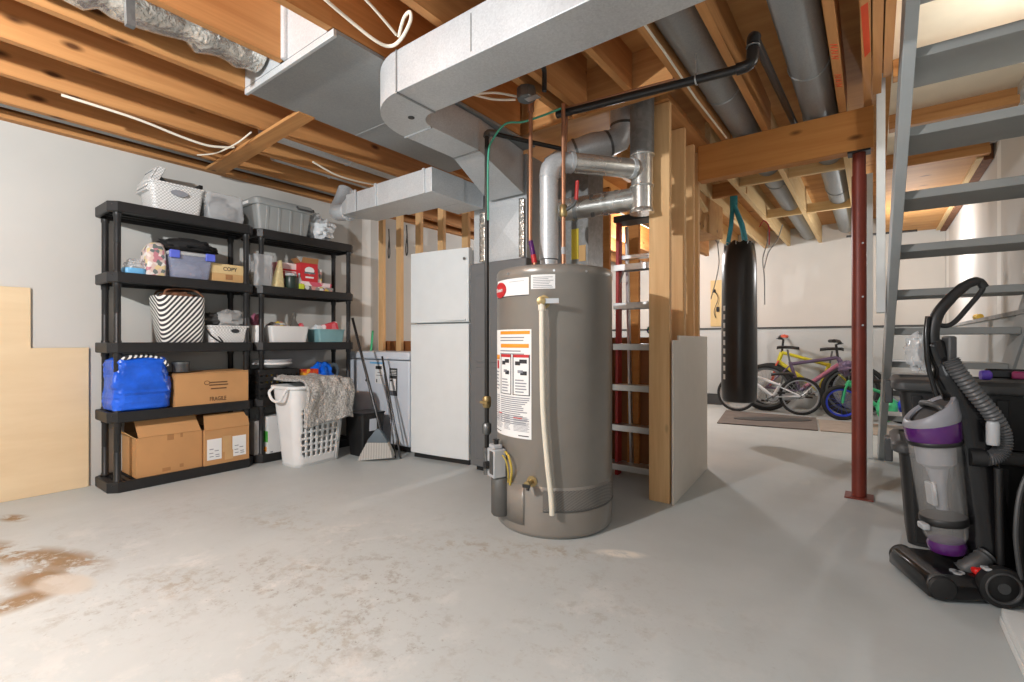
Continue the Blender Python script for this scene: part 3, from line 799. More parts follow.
patch(-10, 82, .142, .152, HR+.004, 30, 1).build('band_edge', 'heater_dark', t, solid=.002)
MB().tube(smoothpath([cyl(-48, .42, HR+.02), cyl(-41, .40, HR+.03), cyl(-38, .34, HR+.03), cyl(-42, .28, HR+.012), cyl(-44, .25, HR+.008)], 6), .006, 8).tube(smoothpath([cyl(-50, .40, HR+.03), cyl(-44, .38, HR+.035), cyl(-42, .32, HR+.03), cyl(-46, .26, HR+.01)], 6), .004, 8).build('burner_tube', 'yellow_tube', t)
mb = MB()
for a in (-48, 0, 30, -90, 70): mb.lathe([(.006, 0), (.006, .004)], 8, T=Matrix.Translation(cyl(a, 1.353, HR+.001)) @ Matrix.Rotation(PH0+R(a), 4, 'Z') @ Matrix.Rotation(R(90), 4, 'Y'))
mb.build('screw', 'alu', t)
MB().lathe([(.075, 1.40), (.075, 1.408), (.05, 1.43), (.05, 1.46)], 24, c=(-.035, .0, 0)).build('draft_hood', 'galv', t)

# vent pipe of the heater: up, elbow, across to the tee
def gored(mb, pts, r, n=22): return mb.tube(pts, r, n)
t = thing('vent_pipe', 'shiny vent pipe rising from the heater and bending to the upright flue', 'pipe', (-1.482, 2.316, 1.462))
MB().tube([(-1.482, 2.316, 1.465), (-1.482, 2.316, 1.93)], .054, 24).build('riser', 'galv', t, world=True)
MB().tube(smoothpath([(-1.482, 2.316, 1.925), (-1.475, 2.325, 1.985), (-1.45, 2.36, 2.022), (-1.40, 2.43, 2.035)], 3), .057, 20).build('elbow', 'galv', t, world=True, smooth=25)
MB().tube([(-1.405, 2.425, 2.035), (-1.165, 2.785, 2.05)], .057, 24).build('cross_pipe', 'vent', t, world=True)
for f in (.0, .95):
    p = (-1.405+.24*f, 2.425+.36*f, 2.035+.015*f)
    MB().tube([(p[0]-.006, p[1]-.01, p[2]), (p[0]+.006, p[1]+.01, p[2])], .061, 24).build('joint_band', 'galv', t, world=True)
MB().lathe([(.014, 0), (.014, .004)], 12, c=(-1.16, 2.72, 2.05), T=Matrix.Rotation(R(90), 4, 'X')).build('rivet', 'zinc', t, world=True)
# upright flue with tee and cap
t = thing('flue_pipe', 'upright metal flue beside the raw end stud, capped at its lower end', 'pipe', (-1.167, 2.80, 1.78))
FX, FY = -1.14, 2.845
MB().lathe([(.072, 2.14), (.072, 2.36), (.072, 2.69)], 28, c=(FX, FY, 0)).build('upper_pipe', 'vent_dull', t, world=True)
MB().lathe([(.066, 1.80), (.066, 2.14)], 28, c=(FX, FY, 0)).build('tee_body', 'vent', t, world=True)
MB().lathe([(.075, 1.785), (.075, 1.80), (.062, 1.82)], 28, c=(FX, FY, 0)).build('end_cap', 'vent', t, world=True)
for z in (2.14, 1.95): MB().torus((FX, FY, z), .069, .006).build('joint_ring', 'vent', t, world=True)
# lower pipe from the furnace
t = thing('furnace_vent', 'lower shiny vent pipe of short sections from the furnace to the flue', 'pipe', (-1.45, 2.8, 1.75))
pp = [(-1.72, 2.605, 1.835), (-1.592, 2.682, 1.846), (-1.20, 2.86, 1.888)]
MB().tube(pp, .07, 26).build('pipe_run', 'vent', t, world=True)
for f in (.15, .42, .62, .8):
    x = -1.592+.37*f; y = 2.682+.178*f; z = 1.846+.042*f
    MB().tube([(x-.011, y-.005, z-.001), (x+.011, y+.005, z+.001)], .073, 26).build('joint_band', 'vent_dull', t, world=True)
# dull gored duct behind, turning up
t = thing('gored_elbow', 'dull segmented duct elbow behind the shiny vent pipe, turning up', 'duct', (-1.5, 3.0, 2.1))
MB().tube([(-1.80, 2.84, 2.20), (-1.62, 2.88, 2.29), (-1.52, 2.93, 2.325), (-1.44, 2.99, 2.335), (-1.38, 3.04, 2.37), (-1.36, 3.06, 2.43), (-1.36, 3.06, 2.69)], .085, 20).build('gores', 'galv', t, world=True, smooth=20)
for p, d in [((-1.62, 2.88, 2.29), (.1, .05, .04)), ((-1.44, 2.99, 2.335), (.06, .05, .03)), ((-1.36, 3.06, 2.46), (0, 0, .1))]:
    d = Vector(d).normalized()*.008
    MB().tube([tuple(Vector(p)-d), tuple(Vector(p)+d)], .09, 20).build('gore_ring', 'zinc', t, world=True)

# black iron gas pipe down to the heater
t = thing('gas_pipe', 'black iron gas pipe dropping beside the heater to its gas valve', 'pipe', (-1.855, 2.21, .2))
GX, GY = -1.855, 2.21
MB().tube([(GX, GY, .22), (GX, GY, 2.24)], .0135, 12).build('drop', 'steel_black', t, world=True)
MB().tube(smoothpath([(GX, GY, 2.225), (GX+.003, GY+.01, 2.25), (GX+.03, GY+.05, 2.255)], 4), .022, 12).build('elbow', 'zinc', t, world=True)
MB().tube([(GX+.01, GY+.03, 2.255), (-1.60, 2.66, 2.235)], .0135, 12).build('overhead_run', 'steel_black', t, world=True)
MB().lathe([(.02, .60), (.026, .61), (.026, .66), (.02, .67)], 12, c=(GX, GY, 0)).box(GX-.012, GX+.045, GY-.05, GY-.02, .63, .645).build('shutoff_valve', 'brass', t, world=True)
MB().lathe([(.02, .44), (.028, .45), (.028, .50), (.02, .51)], 8, c=(GX, GY, 0)).build('union', 'zinc', t, world=True)
MB().lathe([(.022, .30), (.022, .36)], 12, c=(GX, GY, 0)).build('tee', 'zinc', t, world=True)
MB().lathe([(.02, .2), (.02, .24)], 12, c=(GX, GY, 0)).build('drip_cap', 'zinc', t, world=True)
gv = Vector((HC[0], HC[1], 0))+Vector(cyl(-66, .34, HR+.03))
MB().tube([(GX, GY, .33), (gv.x-.045, gv.y-.01, .33)], .012, 10).build('branch', 'zinc', t, world=True)
# green bonding wire
tag(MB().tube(smoothpath([(GX+.02, GY-.01, 1.72), (GX+.022, GY-.012, 2.1), (GX+.05, GY, 2.2), (-1.72, 2.22, 2.27), (-1.62, 2.25, 2.265), (-1.52, 2.30, 2.29), (-1.42, 2.36, 2.33)], 8), .006, 8).build('bonding_wire', 'green_wire', None), 'green bonding wire curving from the gas pipe to the copper pipes', 'wire')
# copper pipes
t = thing('copper_pipe', 'copper pipe entering the heater top at left with a blue and red tip', 'pipe', (-1.53, 2.22, 1.4))
MB().tube(smoothpath([(-1.55, 2.235, 2.36), (-1.545, 2.225, 2.2), (-1.535, 2.21, 1.9), (-1.53, 2.20, 1.60), (-1.52, 2.195, 1.53), (-1.497, 2.19, 1.46), (-1.492, 2.19, 1.41)], 5), .011, 12).build('tube', 'copper', t, world=True)
MB().tube([(-1.525, 2.198, 1.555), (-1.503, 2.192, 1.475)], .0145, 12).build('blue_tape', 'purple', t, world=True)
MB().tube([(-1.503, 2.192, 1.475), (-1.494, 2.19, 1.43)], .015, 12).build('red_tape', 'red_ink', t, world=True)
MB().lathe([(.018, 2.3), (.018, 2.365)], 12, c=(-1.55, 2.235, 0)).build('fitting', 'copper', t, world=True)
t = thing('water_pipe', 'copper water pipe with red lever valve right of the heater vent', 'pipe', (-1.40, 2.34, 1.4))
MB().tube([(-1.40, 2.34, 1.40), (-1.40, 2.34, 2.34)], .0115, 12).build('tube', 'copper', t, world=True)
MB().lathe([(.016, 1.70), (.022, 1.71), (.022, 1.76), (.016, 1.77)], 12, c=(-1.40, 2.34, 0)).build('valve_body', 'brass', t, world=True)
MB().tube([(-1.385, 2.345, 1.74), (-1.35, 2.36, 1.76), (-1.335, 2.37, 1.79)], .011, 10).build('valve_stem', 'zinc', t, world=True)
MB().tube([(-1.335, 2.37, 1.79), (-1.33, 2.374, 1.90)], .012, 10, flat=(1, .5)).build('valve_lever', 'redfib', t, world=True)
MB().lathe([(.013, 1.49), (.013, 1.53)], 12, c=(-1.40, 2.34, 0)).build('paper_wrap', 'lgrey', t, world=True)
tag(MB().tube(smoothpath([(-1.43, 2.40, 1.40), (-1.432, 2.40, 1.8), (-1.44, 2.42, 2.0), (-1.43, 2.43, 2.34)], 4), .009, 10).build('thin_copper_pipe', 'copper', None), 'thin copper pipe tucked between the heater vent and the lever valve pipe', 'pipe')

# black gas main under the joists with its riser
t = thing('black_pipe', 'long black pipe slung under the joists from the heater to the round ducts', 'pipe', (-.95, 2.45, 2.3))
MB().tube([(-1.47, 2.385, 2.315), (-.52, 2.455, 2.285)], .021, 14).build('run', 'abs', t, world=True)
MB().tube(smoothpath([(-.52, 2.455, 2.285), (-.475, 2.46, 2.29), (-.455, 2.465, 2.31), (-.45, 2.465, 2.36)], 4), .027, 14).build('elbow', 'abs', t, world=True)
MB().tube([(-.45, 2.465, 2.35), (-.45, 2.467, 2.40)], .021, 14).build('riser', 'abs', t, world=True)
MB().tube(smoothpath([(-.45, 2.467, 2.385), (-.45, 2.47, 2.415), (-.449, 2.50, 2.43)], 4), .028, 14).build('top_elbow', 'abs', t, world=True)
MB().tube([(-.449, 2.49, 2.43), (-.44, 3.9, 2.515)], .02, 14).build('onward_run', 'abs', t, world=True)
MB().torus((-.45, 2.466, 2.375), .026, .005).build('pipe_clamp', 'zinc', t, world=True)
MB().torus((-.70, 2.442, 2.291), .024, .004, Matrix.Rotation(R(90), 4, 'Y')).tube([(-.70, 2.442, 2.31), (-.70, 2.442, 2.42)], .004, 6).build('hanger', 'alu', t, world=True)
tag(MB().tube([(-1.45, 2.40, 2.345), (-.80, 2.447, 2.328)], .008, 8).build('copper_line', 'copper', None), 'slim copper line running along the top of the long black pipe', 'pipe')
# hanger rod and old drop pipes near the heater
tag(MB().tube(smoothpath([(-1.30, 1.76, 2.35), (-1.30, 1.96, 2.35), (-1.302, 1.99, 2.345), (-1.305, 2.0, 2.31), (-1.306, 2.0, 2.24)], 4), .012, 10).build('drop_pipe', 'steel_black', None), 'short dark pipe elbow dropping from a joist behind the big duct', 'pipe')
# junction box
t = thing('junction_box', 'round grey junction box on a joist above the heater', 'junction box', (-1.50, 2.12, 2.30))
MB().lathe([(.05, 2.305), (.052, 2.31), (.052, 2.365)], 8, c=(-1.50, 2.12, 0)).build('box', 'zinc', t, world=True, smooth=0)
MB().box(-1.50, -1.42, 2.10, 2.14, 2.30, 2.304).build('cover', 'alu', t, world=True, smooth=0)
tag(MB().tube(smoothpath([(-1.56, 2.12, 2.34), (-1.62, 2.0, 2.33), (-1.75, 1.95, 2.345), (-1.85, 1.85, 2.36)], 6), .006, 8).build('cable', 'white_wire', None), 'upper white cable running to the round junction box', 'cable')
tag(MB().tube(smoothpath([(-1.56, 2.10, 2.315), (-1.63, 2.02, 2.305), (-1.70, 1.98, 2.325), (-1.8, 1.9, 2.36)], 6), .006, 8).build('cable', 'white_wire', None), 'lower white cable sagging below the round junction box', 'cable')
# cables
tag(MB().tube(smoothpath([(-1.75, .55, 2.46), (-1.78, .95, 2.42), (-1.80, 1.2, 2.385), (-1.785, 1.35, 2.348), (-1.76, 1.415, 2.345), (-1.69, 1.42, 2.357), (-1.62, 1.41, 2.40), (-1.61, 1.40, 2.43), (-1.65, 1.40, 2.42), (-1.70, 1.41, 2.36)], 8), .0075, 8).build('cable', 'white_wire', None), 'thick white cable looping down beside the corner of the big duct', 'cable')
tag(MB().tube(smoothpath([(-1.66, .55, 2.48), (-1.67, .9, 2.46), (-1.68, 1.2, 2.42), (-1.70, 1.40, 2.365)], 8), .006, 8).build('cable', 'white_wire', None), 'second white cable coming straight to the loop beside the big duct', 'cable')
tag(MB().tube(smoothpath([(-3.585, .62, 2.36), (-3.59, .95, 2.355), (-3.60, 1.2, 2.33), (-3.605, 1.35, 2.325), (-3.60, 1.46, 2.345), (-3.595, 1.52, 2.365)], 8), .008, 8).build('cable', 'white_wire', None), 'white cable sagging below the joists at upper left', 'cable')
tag(MB().tube(smoothpath([(-3.95, 1.42, 2.36), (-3.72, 1.45, 2.33), (-3.45, 1.47, 2.335), (-3.25, 1.48, 2.365)], 6), .005, 8).build('cable', 'white_wire', None), 'thin pale cord crossing under the sagging white cable', 'cord')
tag(MB().tube(smoothpath([(-3.4, 2.0, 2.36), (-3.42, 2.2, 2.325), (-3.45, 2.42, 2.335), (-3.47, 2.62, 2.36)], 6), .007, 8).build('cable', 'white_wire', None), 'white cable sagging just past the flat cross board', 'cable')
tag(MB().tube([(-.85, 1.75, 2.468), (-.848, 2.4, 2.467), (-.86, 3.0, 2.468), (-.85, 3.7, 2.467)], .006, 8).build('cable', 'white_wire', None), 'white cable stapled along the joist over the black pipe', 'cable')

# ------------------------------------------------------------------ ladder
t = thing('step_ladder', 'red step ladder with aluminium steps standing between heater and partition', 'ladder', (-1.335, 3.27, 0))
lw = .17
def lp(x, z): return (x, -.02+.09*(1-z/1.93), z)
for s in (-1, 1):
    MB().hexa([(s*(lw+.03)-.012, .06, 0), (s*(lw+.03)+.012, .06, 0), (s*(lw+.03)+.012, .13, 0), (s*(lw+.03)-.012, .13, 0),
               (s*(lw-.02)-.012, -.03, 1.86), (s*(lw-.02)+.012, -.03, 1.86), (s*(lw-.02)+.012, .03, 1.86), (s*(lw-.02)-.012, .03, 1.86)]).build('rail', 'redfib', t, bevel=.003)
    MB().hexa([(s*(lw+.0)-.01, .26, 0), (s*(lw+.0)+.01, .26, 0), (s*(lw+.0)+.01, .30, 0), (s*(lw+.0)-.01, .30, 0),
               (s*(lw-.05)-.01, .05, 1.84), (s*(lw-.05)+.01, .05, 1.84), (s*(lw-.05)+.01, .08, 1.84), (s*(lw-.05)-.01, .08, 1.84)]).build('rear_rail', 'alu', t, bevel=.003)
for i in range(6):
    z = (.10, .39, .685, .98, 1.275, 1.55)[i]; f = z/1.9; yy = .06*(1-f)-.035; w2 = lw+.03-.05*f+.012
    mb = MB().box(-w2, w2, yy-.02, yy+.075, z-.004, z).box(-w2, w2, yy-.022, yy-.018, z-.045, z).box(-w2, w2, yy+.071, yy+.075, z-.045, z)
    mb.build('step', 'alu', t, bevel=.0015)
MB().box(-.17, .17, -.06, .11, 1.855, 1.90).build('top_cap', 'black', t, bevel=.006)
mb = MB().tube([(-.155, .02, 1.42), (-.09, -.03, 1.53)], .006, 6).tube([(.155, .02, 1.42), (.09, -.03, 1.53)], .006, 6)
mb.build('brace', 'alu', t)
MB().box(-.15, .15, .03, .1, 1.60, 1.625).build('spreader', 'alu', t)
tag(MB().blob((-1.36, 3.78, 1.082), (.11, .02, .05), 4, .3, 6, flat=-.05).build('printed_packet', 'bagprint', None), 'crumpled green and violet packet seen between the ladder steps', 'packet')

# ------------------------------------------------------------------ refrigerator and freezer
t = thing('refrigerator', 'white top freezer refrigerator with plain doors', 'refrigerator', (-2.885, 2.815, 0), R(7))
MB().box(-.305, .305, .06, .40, .04, 1.735).build('cabinet', 'enamel', t, bevel=.008)
def door(z0, z1):
    lp_ = []
    prof = [(-.305+.61*i/12, -.012*math.sin(PI*i/12)) for i in range(13)]+[(.305, .055), (-.305, .055)]
    return MB().prism(prof, z0, z1, 2)
d1 = door(1.153, 1.75).build('freezer_door', 'enamel', t, bevel=.006)
d2 = door(.045, 1.142).build('fridge_door', 'enamel', t, bevel=.006)
h = [(.02+.26*i/10, -.014-.018*math.sin(PI*i/10)) for i in range(11)]+[(.28, -.004), (.02, -.004)]
MB().prism(h, 1.165, 1.178, 2).build('handle', 'enamel', d1, bevel=.002)
h = [(-.29+.3*i/10, -.010-.012*math.sin(PI*i/10)) for i in range(11)]+[(.01, -.004), (-.29, -.004)]
MB().prism(h, 1.128, 1.138, 2).build('handle', 'enamel', d2, bevel=.002)
MB().box(-.29, .29, .03, .08, 0, .044).build('kick_plate', 'black', t, bevel=.003)
MB().lathe([(.012, 0), (.012, .004)], 12, T=Matrix.Translation((.27, -.012, 1.66)) @ Matrix.Rotation(R(90), 4, 'X')).build('emblem', 'zinc', d1)

t = thing('chest_freezer', 'white chest freezer with dark energy stickers between shelving and refrigerator', 'freezer', (-3.76, 2.86, 0))
MB().box(-.46, .46, 0, .34, .05, .82).build('body', 'freezer', t, bevel=.012)
MB().box(-.468, .468, -.012, .348, .828, .90).build('lid', 'freezer', t, bevel=.014)
MB().box(-.44, .44, .02, .32, 0, .05).build('base', 'black', t, bevel=.004)
mb = MB().box(.19, .30, -.0035, -.001, .50, .75)
for k in range(4): mb.box(.20, .29, -.006, -.003, .728-k*.014, .733-k*.014, 1)
mb.box(.20, .285, -.006, -.003, .545, .655, 1).box(.205, .235, -.008, -.005, .63, .645, 0)
for k in range(3): mb.box(.20, .285, -.006, -.003, .512+k*.01, .516+k*.01, 2)
mb.build('energy_sticker', ['ink', 'paper', 'greyink'], t, smooth=0)
mb = MB().box(-.02, .09, -.0035, -.001, .60, .78).box(-.01, .08, -.006, -.003, .735, .765, 1).box(.02, .06, -.006, -.003, .70, .705, 1).box(0, .085, -.006, -.003, .675, .679, 1).box(.0, .012, -.006, -.003, .61, .64, 1)
mb.box(-.1, .12, -.004, -.002, .785, .80, 2)
mb.build('spec_sticker', ['paper', 'ink', 'ltblue'], t, smooth=0)
MB().lathe([(.012, 0), (.01, .006)], 12, T=Matrix.Translation((-.16, -.0, .62)) @ Matrix.Rotation(R(90), 4, 'X')).build('lock', 'black', t)
MB().lathe([(.025, 0), (.025, .006), (.012, .012)], 16, T=Matrix.Translation((.24, -.0, .16)) @ Matrix.Rotation(R(90), 4, 'X')).build('drain_cap', 'white', t)

# ------------------------------------------------------------------ brooms and bins
def lerp3(a, b, f): return tuple(a[i]+(b[i]-a[i])*f for i in range(3))
t = thing('broom', 'angled broom with grey bristles and black handle leaning on the freezer', 'broom', (-3.36, 2.50, 0))
A = Vector((-3.335, 2.575, .25)); B = Vector((-3.745, 2.585, 1.205))
MB().tube([tuple(A), tuple(B)], .012, 12).build('handle', 'black_gloss', t, world=True)
# flared head
fr = [(-.17, 0.), (.13, .06), (.06, .18), (.02, .235), (-.045, .235), (-.10, .15)]
U = Vector((.8, .58, 0)).normalized(); W = Vector((-.58, .8, 0)).normalized(); O = Vector((-3.325, 2.545, .0))
def bp(u, w, z): return tuple(O+U*u+W*w+Vector((0, 0, z)))
mb = MB()
def flare(z, f): return (-.155*(1-f)-.035*f, .155*(1-f)+.035*f)
L = []
for z, x0, x1, w in [(.004, -.16, .12, .045), (.06, -.135, .125, .04), (.12, -.105, .10, .032), (.165, -.082, .075, .026)]:
    L.append([bp(x0, -w, z+.02*0), bp(x1, -w, z+.0), bp(x1, w, z+.0), bp(x0, w, z)])
L[0] = [bp(-.165, -.045, .002), bp(.13, -.045, .03), bp(.13, .045, .03), bp(-.165, .045, .002)]
mb.loft(L).build('bristles', 'bristle', t, world=True)
L = [[bp(x0, -w, z), bp(x1, -w, z), bp(x1, w, z), bp(x0, w, z)] for z, x0, x1, w in [(.150, -.09, .085, .03), (.175, -.08, .075, .03), (.22, -.045, .045, .024), (.262, -.016, .014, .016)]]
MB().loft(L).build('head_block', 'bluegrey', t, world=True, bevel=.004)
t = thing('mop_pole', 'two thin black poles clipped together behind the angled broom', 'pole', (-3.27, 2.68, 0))
MB().tube([(-3.20, 2.68, .004), (-3.55, 2.76, .86)], .009, 10).tube([(-3.25, 2.665, .004), (-3.50, 2.75, .70)], .007, 10).build('pole', 'black_gloss', t, world=True)
tag(MB().tube([(-3.90, 2.90, .908), (-3.94, 2.95, 1.10)], .014, 10, flat=(1, .5)).build('green_handle', 'gframe', None), 'green plastic handle standing on the freezer lid behind the black broom handle', 'handle')
t = thing('waste_bin', 'dark bin with a white lilac tag behind the laundry basket', 'bin', (-3.60, 2.62, 0))
tub(MB(), 0, 0, 0, .20, .20, .36, .04, .04, .02).build('bin', 'black', t, bevel=.002)
MB().box(-.12, .12, -.12, .12, .362, .376).build('lid', 'black', t, bevel=.004)
MB().box(.112, .118, -.045, .03, .22, .35).build('label_tag', 'freezer', t, smooth=0)
# ------------------------------------------------------------------ shelving
DECK = [.0, .46, .92, 1.385, 1.85]      # underside of each shelf; rim is .07 high
def shelf_unit(x0, x1, y0, y1, label):
    t = thing('shelving_unit', label, 'shelving', ((x0+x1)/2, (y0+y1)/2, 0))
    wx, wy = x1-x0, y1-y0; c = .055
    for z in DECK:
        def oct_(k, zz):
            a, b = wx/2-k, wy/2-k; q = c*.85
            return [(a, -b+q, zz), (a, b-q, zz), (a-q, b, zz), (-a+q, b, zz), (-a, b-q, zz), (-a, -b+q, zz), (-a+q, -b, zz), (a-q, -b, zz)]
        mb = MB().loft([oct_(.004, z), oct_(0, z+.008), oct_(0, z+.066), oct_(.004, z+.07), oct_(.02, z+.07), oct_(.022, z+.062), oct_(.024, z+.048), oct_(.022, z)], 0, False, False, closed=True)
        # slatted deck: bars both ways
        ny = 22
        for k in range(ny):
            y = -wy/2+.04+(wy-.08)*k/(ny-1)
            mb.box(-wx/2+.02, wx/2-.02, y-.011, y+.011, z+.05, z+.062)
        for k in range(4):
            x = -wx/2+.06+(wx-.12)*k/3
            mb.box(x-.008, x+.008, -wy/2+.02, wy/2-.02, z+.02, z+.055)
        mb.box(-wx/2+.02, wx/2-.02, -wy/2+.02, wy/2-.02, z+.044, z+.051)
        mb.build('shelf', 'black', t, smooth=0, bevel=.0025)
    for sx in (-1, 1):
        for sy in (-1, 1):
            mb = MB(); cx, cy = sx*(wx/2-.043), sy*(wy/2-.055)
            prof = []
            for i in range(4):
                a, b = DECK[i]+.065, DECK[i+1]
                prof += [(.0235, a), (.0235, a+.015), (.02, a+.02), (.02, (a+b)/2-.004), (.0185, (a+b)/2), (.02, (a+b)/2+.004), (.02, b-.03), (.024, b-.025), (.024, b)]
            mb.lathe(prof, 16, c=(cx, cy, 0))
            mb.build('post', 'black', t)
    return t
shelf_unit(-4.32, -3.955, .91, 1.836, 'black plastic five shelf unit at left holding the big open carton')
shelf_unit(-4.32, -3.985, 1.86, 2.79, 'black plastic five shelf unit at right holding the grey tote')
S = [z+.0635 for z in DECK]               # deck tops

def boxthing(name, label, cat, x0, x1, y0, y1, z0, z1, mats, bevel=.003, rz=0, group=None):
    t = thing(name, label, cat, ((x0+x1)/2, (y0+y1)/2, z0), rz, group)
    return t, (x1-x0)/2, (y1-y0)/2, z1-z0

# --- left unit, top shelf
t = thing('woven_basket', 'white woven plastic basket on the top left shelf', 'basket', (-4.12, 1.315, S[4]))
tub(MB(), 0, 0, 0, .22, .29, .21, .03, .05, .03, .006, lip=.015).build('basket_body', 'weave', t)
mb = MB(); mb.loft([[(.139, .06*math.cos(a)*.9, .145+.022*math.sin(a)) for a in [2*PI*i/20 for i in range(20)]], [(.143, .06*math.cos(a)*.9, .145+.022*math.sin(a)) for a in [2*PI*i/20 for i in range(20)]]])
mb.build('handle_hole', 'greyink', t)
tag(MB().at(Matrix.Translation((-4.14, 1.19, S[4]+.23)) @ Matrix.Rotation(R(-24), 4, 'X')).box(-.11, .11, -.02, .02, -.1, .10).box(-.1, .1, -.032, -.022, -.08, .09).build('folded_tray', 'weave', None, bevel=.004), 'white woven tray tilted inside the white woven basket', 'tray')
tag(MB().at(Matrix.Translation((-4.16, 1.26, S[4]+.235)) @ Matrix.Rotation(R(48), 4, 'X')).box(-.08, .08, -.008, .008, -.1, .10).build('slate_board', 'bluegrey', None, bevel=.003), 'dark slate flat board leaning out of the white woven basket', 'board')
tag(MB().at(Matrix.Translation((-4.15, 1.50, S[4]))).lathe([(.03, 0), (.03, .2), (.014, .21), (.014, .25)], 14).box(-.03, .045, -.012, .012, .25, .275).build('spray_bottle', 'black', None), 'black spray bottle top behind the white woven basket', 'bottle')
t = thing('storage_bag', 'clear plastic zip bag on the top shelf beside the woven basket', 'bag', (-4.12, 1.63, S[4]))
def cbox(mb, wx, wy, h, seed, amp=.012, m=0, cx=0, cy=0, z0=0):
    def f(loop):
        return [(p[0]+amp*noise.noise((p[0]*14+seed, p[1]*14, p[2]*14)), p[1]+amp*noise.noise((p[1]*14, p[0]*14+seed, p[2]*14)), p[2]) for p in loop]
    L = [f(rrect(cx, cy, wx*k, wy*k, .03, z0+z, 6)) for z, k in [(0, .94), (.01, .99), (h*.25, 1.), (h*.5, 1.01), (h*.75, 1.), (h*.97, .96), (h, .86)]]
    return mb.loft(L, m)
cbox(MB(), .27, .27, .22, 3).build('bag_film', 'film', t)
MB().blob((0, .0, .10), (.10, .11, .085), 5, .25, 4, flat=-.085).build('contents', 'greycloth', t)
# --- left unit, shelf 2
t = thing('wipes_packet', 'pale blue packet with a clear crumpled top on the second shelf', 'packet', (-4.06, 1.07, S[3]))
cbox(MB(), .10, .13, .05, 8, .008).build('packet', 'ltblue', t)
MB().blob((-.01, .01, .07), (.05, .06, .045), 9, .35, 5, flat=-.02).build('clear_top', 'film', t)
t = thing('floral_bag', 'flower printed bag standing left of the clear lidded tub', 'bag', (-4.08, 1.185, S[3]))
L = [rrect(0, 0, .16, .115, .02, 0), rrect(0, 0, .17, .12, .02, .10), rrect(0, .004, .15, .115, .03, .19), rrect(0, .012, .11, .085, .03, .235), rrect(0, .02, .05, .05, .02, .25)]
MB().loft(L).build('bag_body', 'floral', t)
t = thing('lidded_tub', 'clear lidded tub with violet blue latches on the second shelf', 'tub', (-4.10, 1.395, S[3]))
tub(MB(), 0, 0, 0, .22, .24, .17, .04, .04, .025, .004).build('tub', 'clear_tub', t)
MB().loft([rrect(0, 0, .275, .29, .03, .171), rrect(0, 0, .28, .296, .03, .178), rrect(0, 0, .28, .296, .03, .192), rrect(0, 0, .26, .27, .03, .198)]).build('lid', 'lgrey', t)
for y in (-.115, .115):
    MB().box(.128, .148, y-.032, y+.032, .145, .20).build('latch', 'blue_latch', t, bevel=.005)
MB().blob((0, 0, .07), (.09, .1, .06), 15, .2, 4, flat=-.06).build('contents', 'greycloth', t)
tag(MB().blob((-4.10, 1.40, S[3]+.245), (.13, .19, .062), 21, .3, 3, flat=-.045).build('black_garment', 'black_rough', None), 'black garment lying on the lid of the clear tub', 'garment')
# copy paper carton
t = thing('paper_carton', 'yellowish carton lettered COPY on the second shelf', 'box', (-4.10, 1.665, S[3]))
MB().box(-.11, .09, -.125, .125, 0, .10).build('carton', 'card_l', t, bevel=.003)
mb = MB().box(-.114, .094, -.129, .129, .072, .145)
letter(mb, 'COPY', .04, lambda u, v: (.0952, u*.95, .108+v), 1, .0008)
mb.build('lid', ['board_yellow', 'ink'], t)
MB().box(.0905, .0925, -.03, .02, .028, .066).build('carry_slot', 'card_in', t, smooth=0)
# --- left unit, shelf 3
t = thing('striped_tote', 'black and white diagonally striped fabric tote on the middle shelf', 'tote bag', (-4.09, 1.355, S[2]))
L = []
for z, wx, wy in [(0, .18, .24), (.01, .2, .26), (.1, .23, .275), (.2, .24, .285), (.30, .245, .30), (.34, .24, .305)]:
    L.append([(p[0]+.006*noise.noise((p[0]*9, p[1]*9, p[2]*9)), p[1]-.03*(z/.34)*.6+.006*noise.noise((p[1]*9, p[0]*9+4, p[2]*9)), p[2]) for p in rrect(0, 0, wx, wy, .05, z, 6)])
MB().loft(L+[[(p[0]*.93, p[1]*.93, p[2]-.004) for p in L[-1]], [(p[0]*.9, p[1]*.9, p[2]-.05) for p in L[-1]]]).build('bag_body', 'stripe_tote', t)
for x in (-.09, .10):
    MB().tube(smoothpath([(x, -.13, .33), (x-.01, -.11, .38), (x-.03, 0, .395), (x-.01, .07, .385), (x, .12, .34)], 6), .007, 8).build('strap', 'insul', t)
MB().blob((0, -.02, .345), (.08, .11, .035), 32, .3, 4).build('contents', 'insul', t)
t = thing('woven_bin', 'low white woven bin of folded cloth on the middle left shelf', 'bin', (-4.10, 1.655, S[2]))
tub(MB(), 0, 0, 0, .22, .25, .135, .03, .03, .03, .005, lip=.012).build('bin_body', 'weave', t)
mb = MB(); mb.loft([[(x, .035+.03*math.cos(a), .095+.016*math.sin(a)) for a in [2*PI*i/18 for i in range(18)]] for x in (.124, .1275)])
mb.build('handle_hole', 'ink', t)
tag(MB().blob((-4.10, 1.70, S[2]+.185), (.10, .12, .075), 41, .25, 3, flat=-.07).build('folded_cloth', 'greycloth', None), 'light grey cloth heaped in the low woven bin', 'cloth')
tag(MB().blob((-4.14, 1.575, S[2]+.175), (.09, .09, .06), 43, .25, 3, flat=-.06).build('dark_cloth', 'dgrey', None), 'dark grey cloth in the woven bin next to the striped tote', 'cloth')
t = thing('looped_strap', 'black and white cord with a loop hanging in front of the low woven bin', 'strap', (-3.985, 1.54, S[2]))
MB().tube(smoothpath([(-.01, -.05, .11), (0, -.02, .06), (.002, .04, .012), (.003, .06, .008), (.0, .05, .03), (-.01, 0, .09)], 6), .006, 8).build('cord', 'black_rough', t)
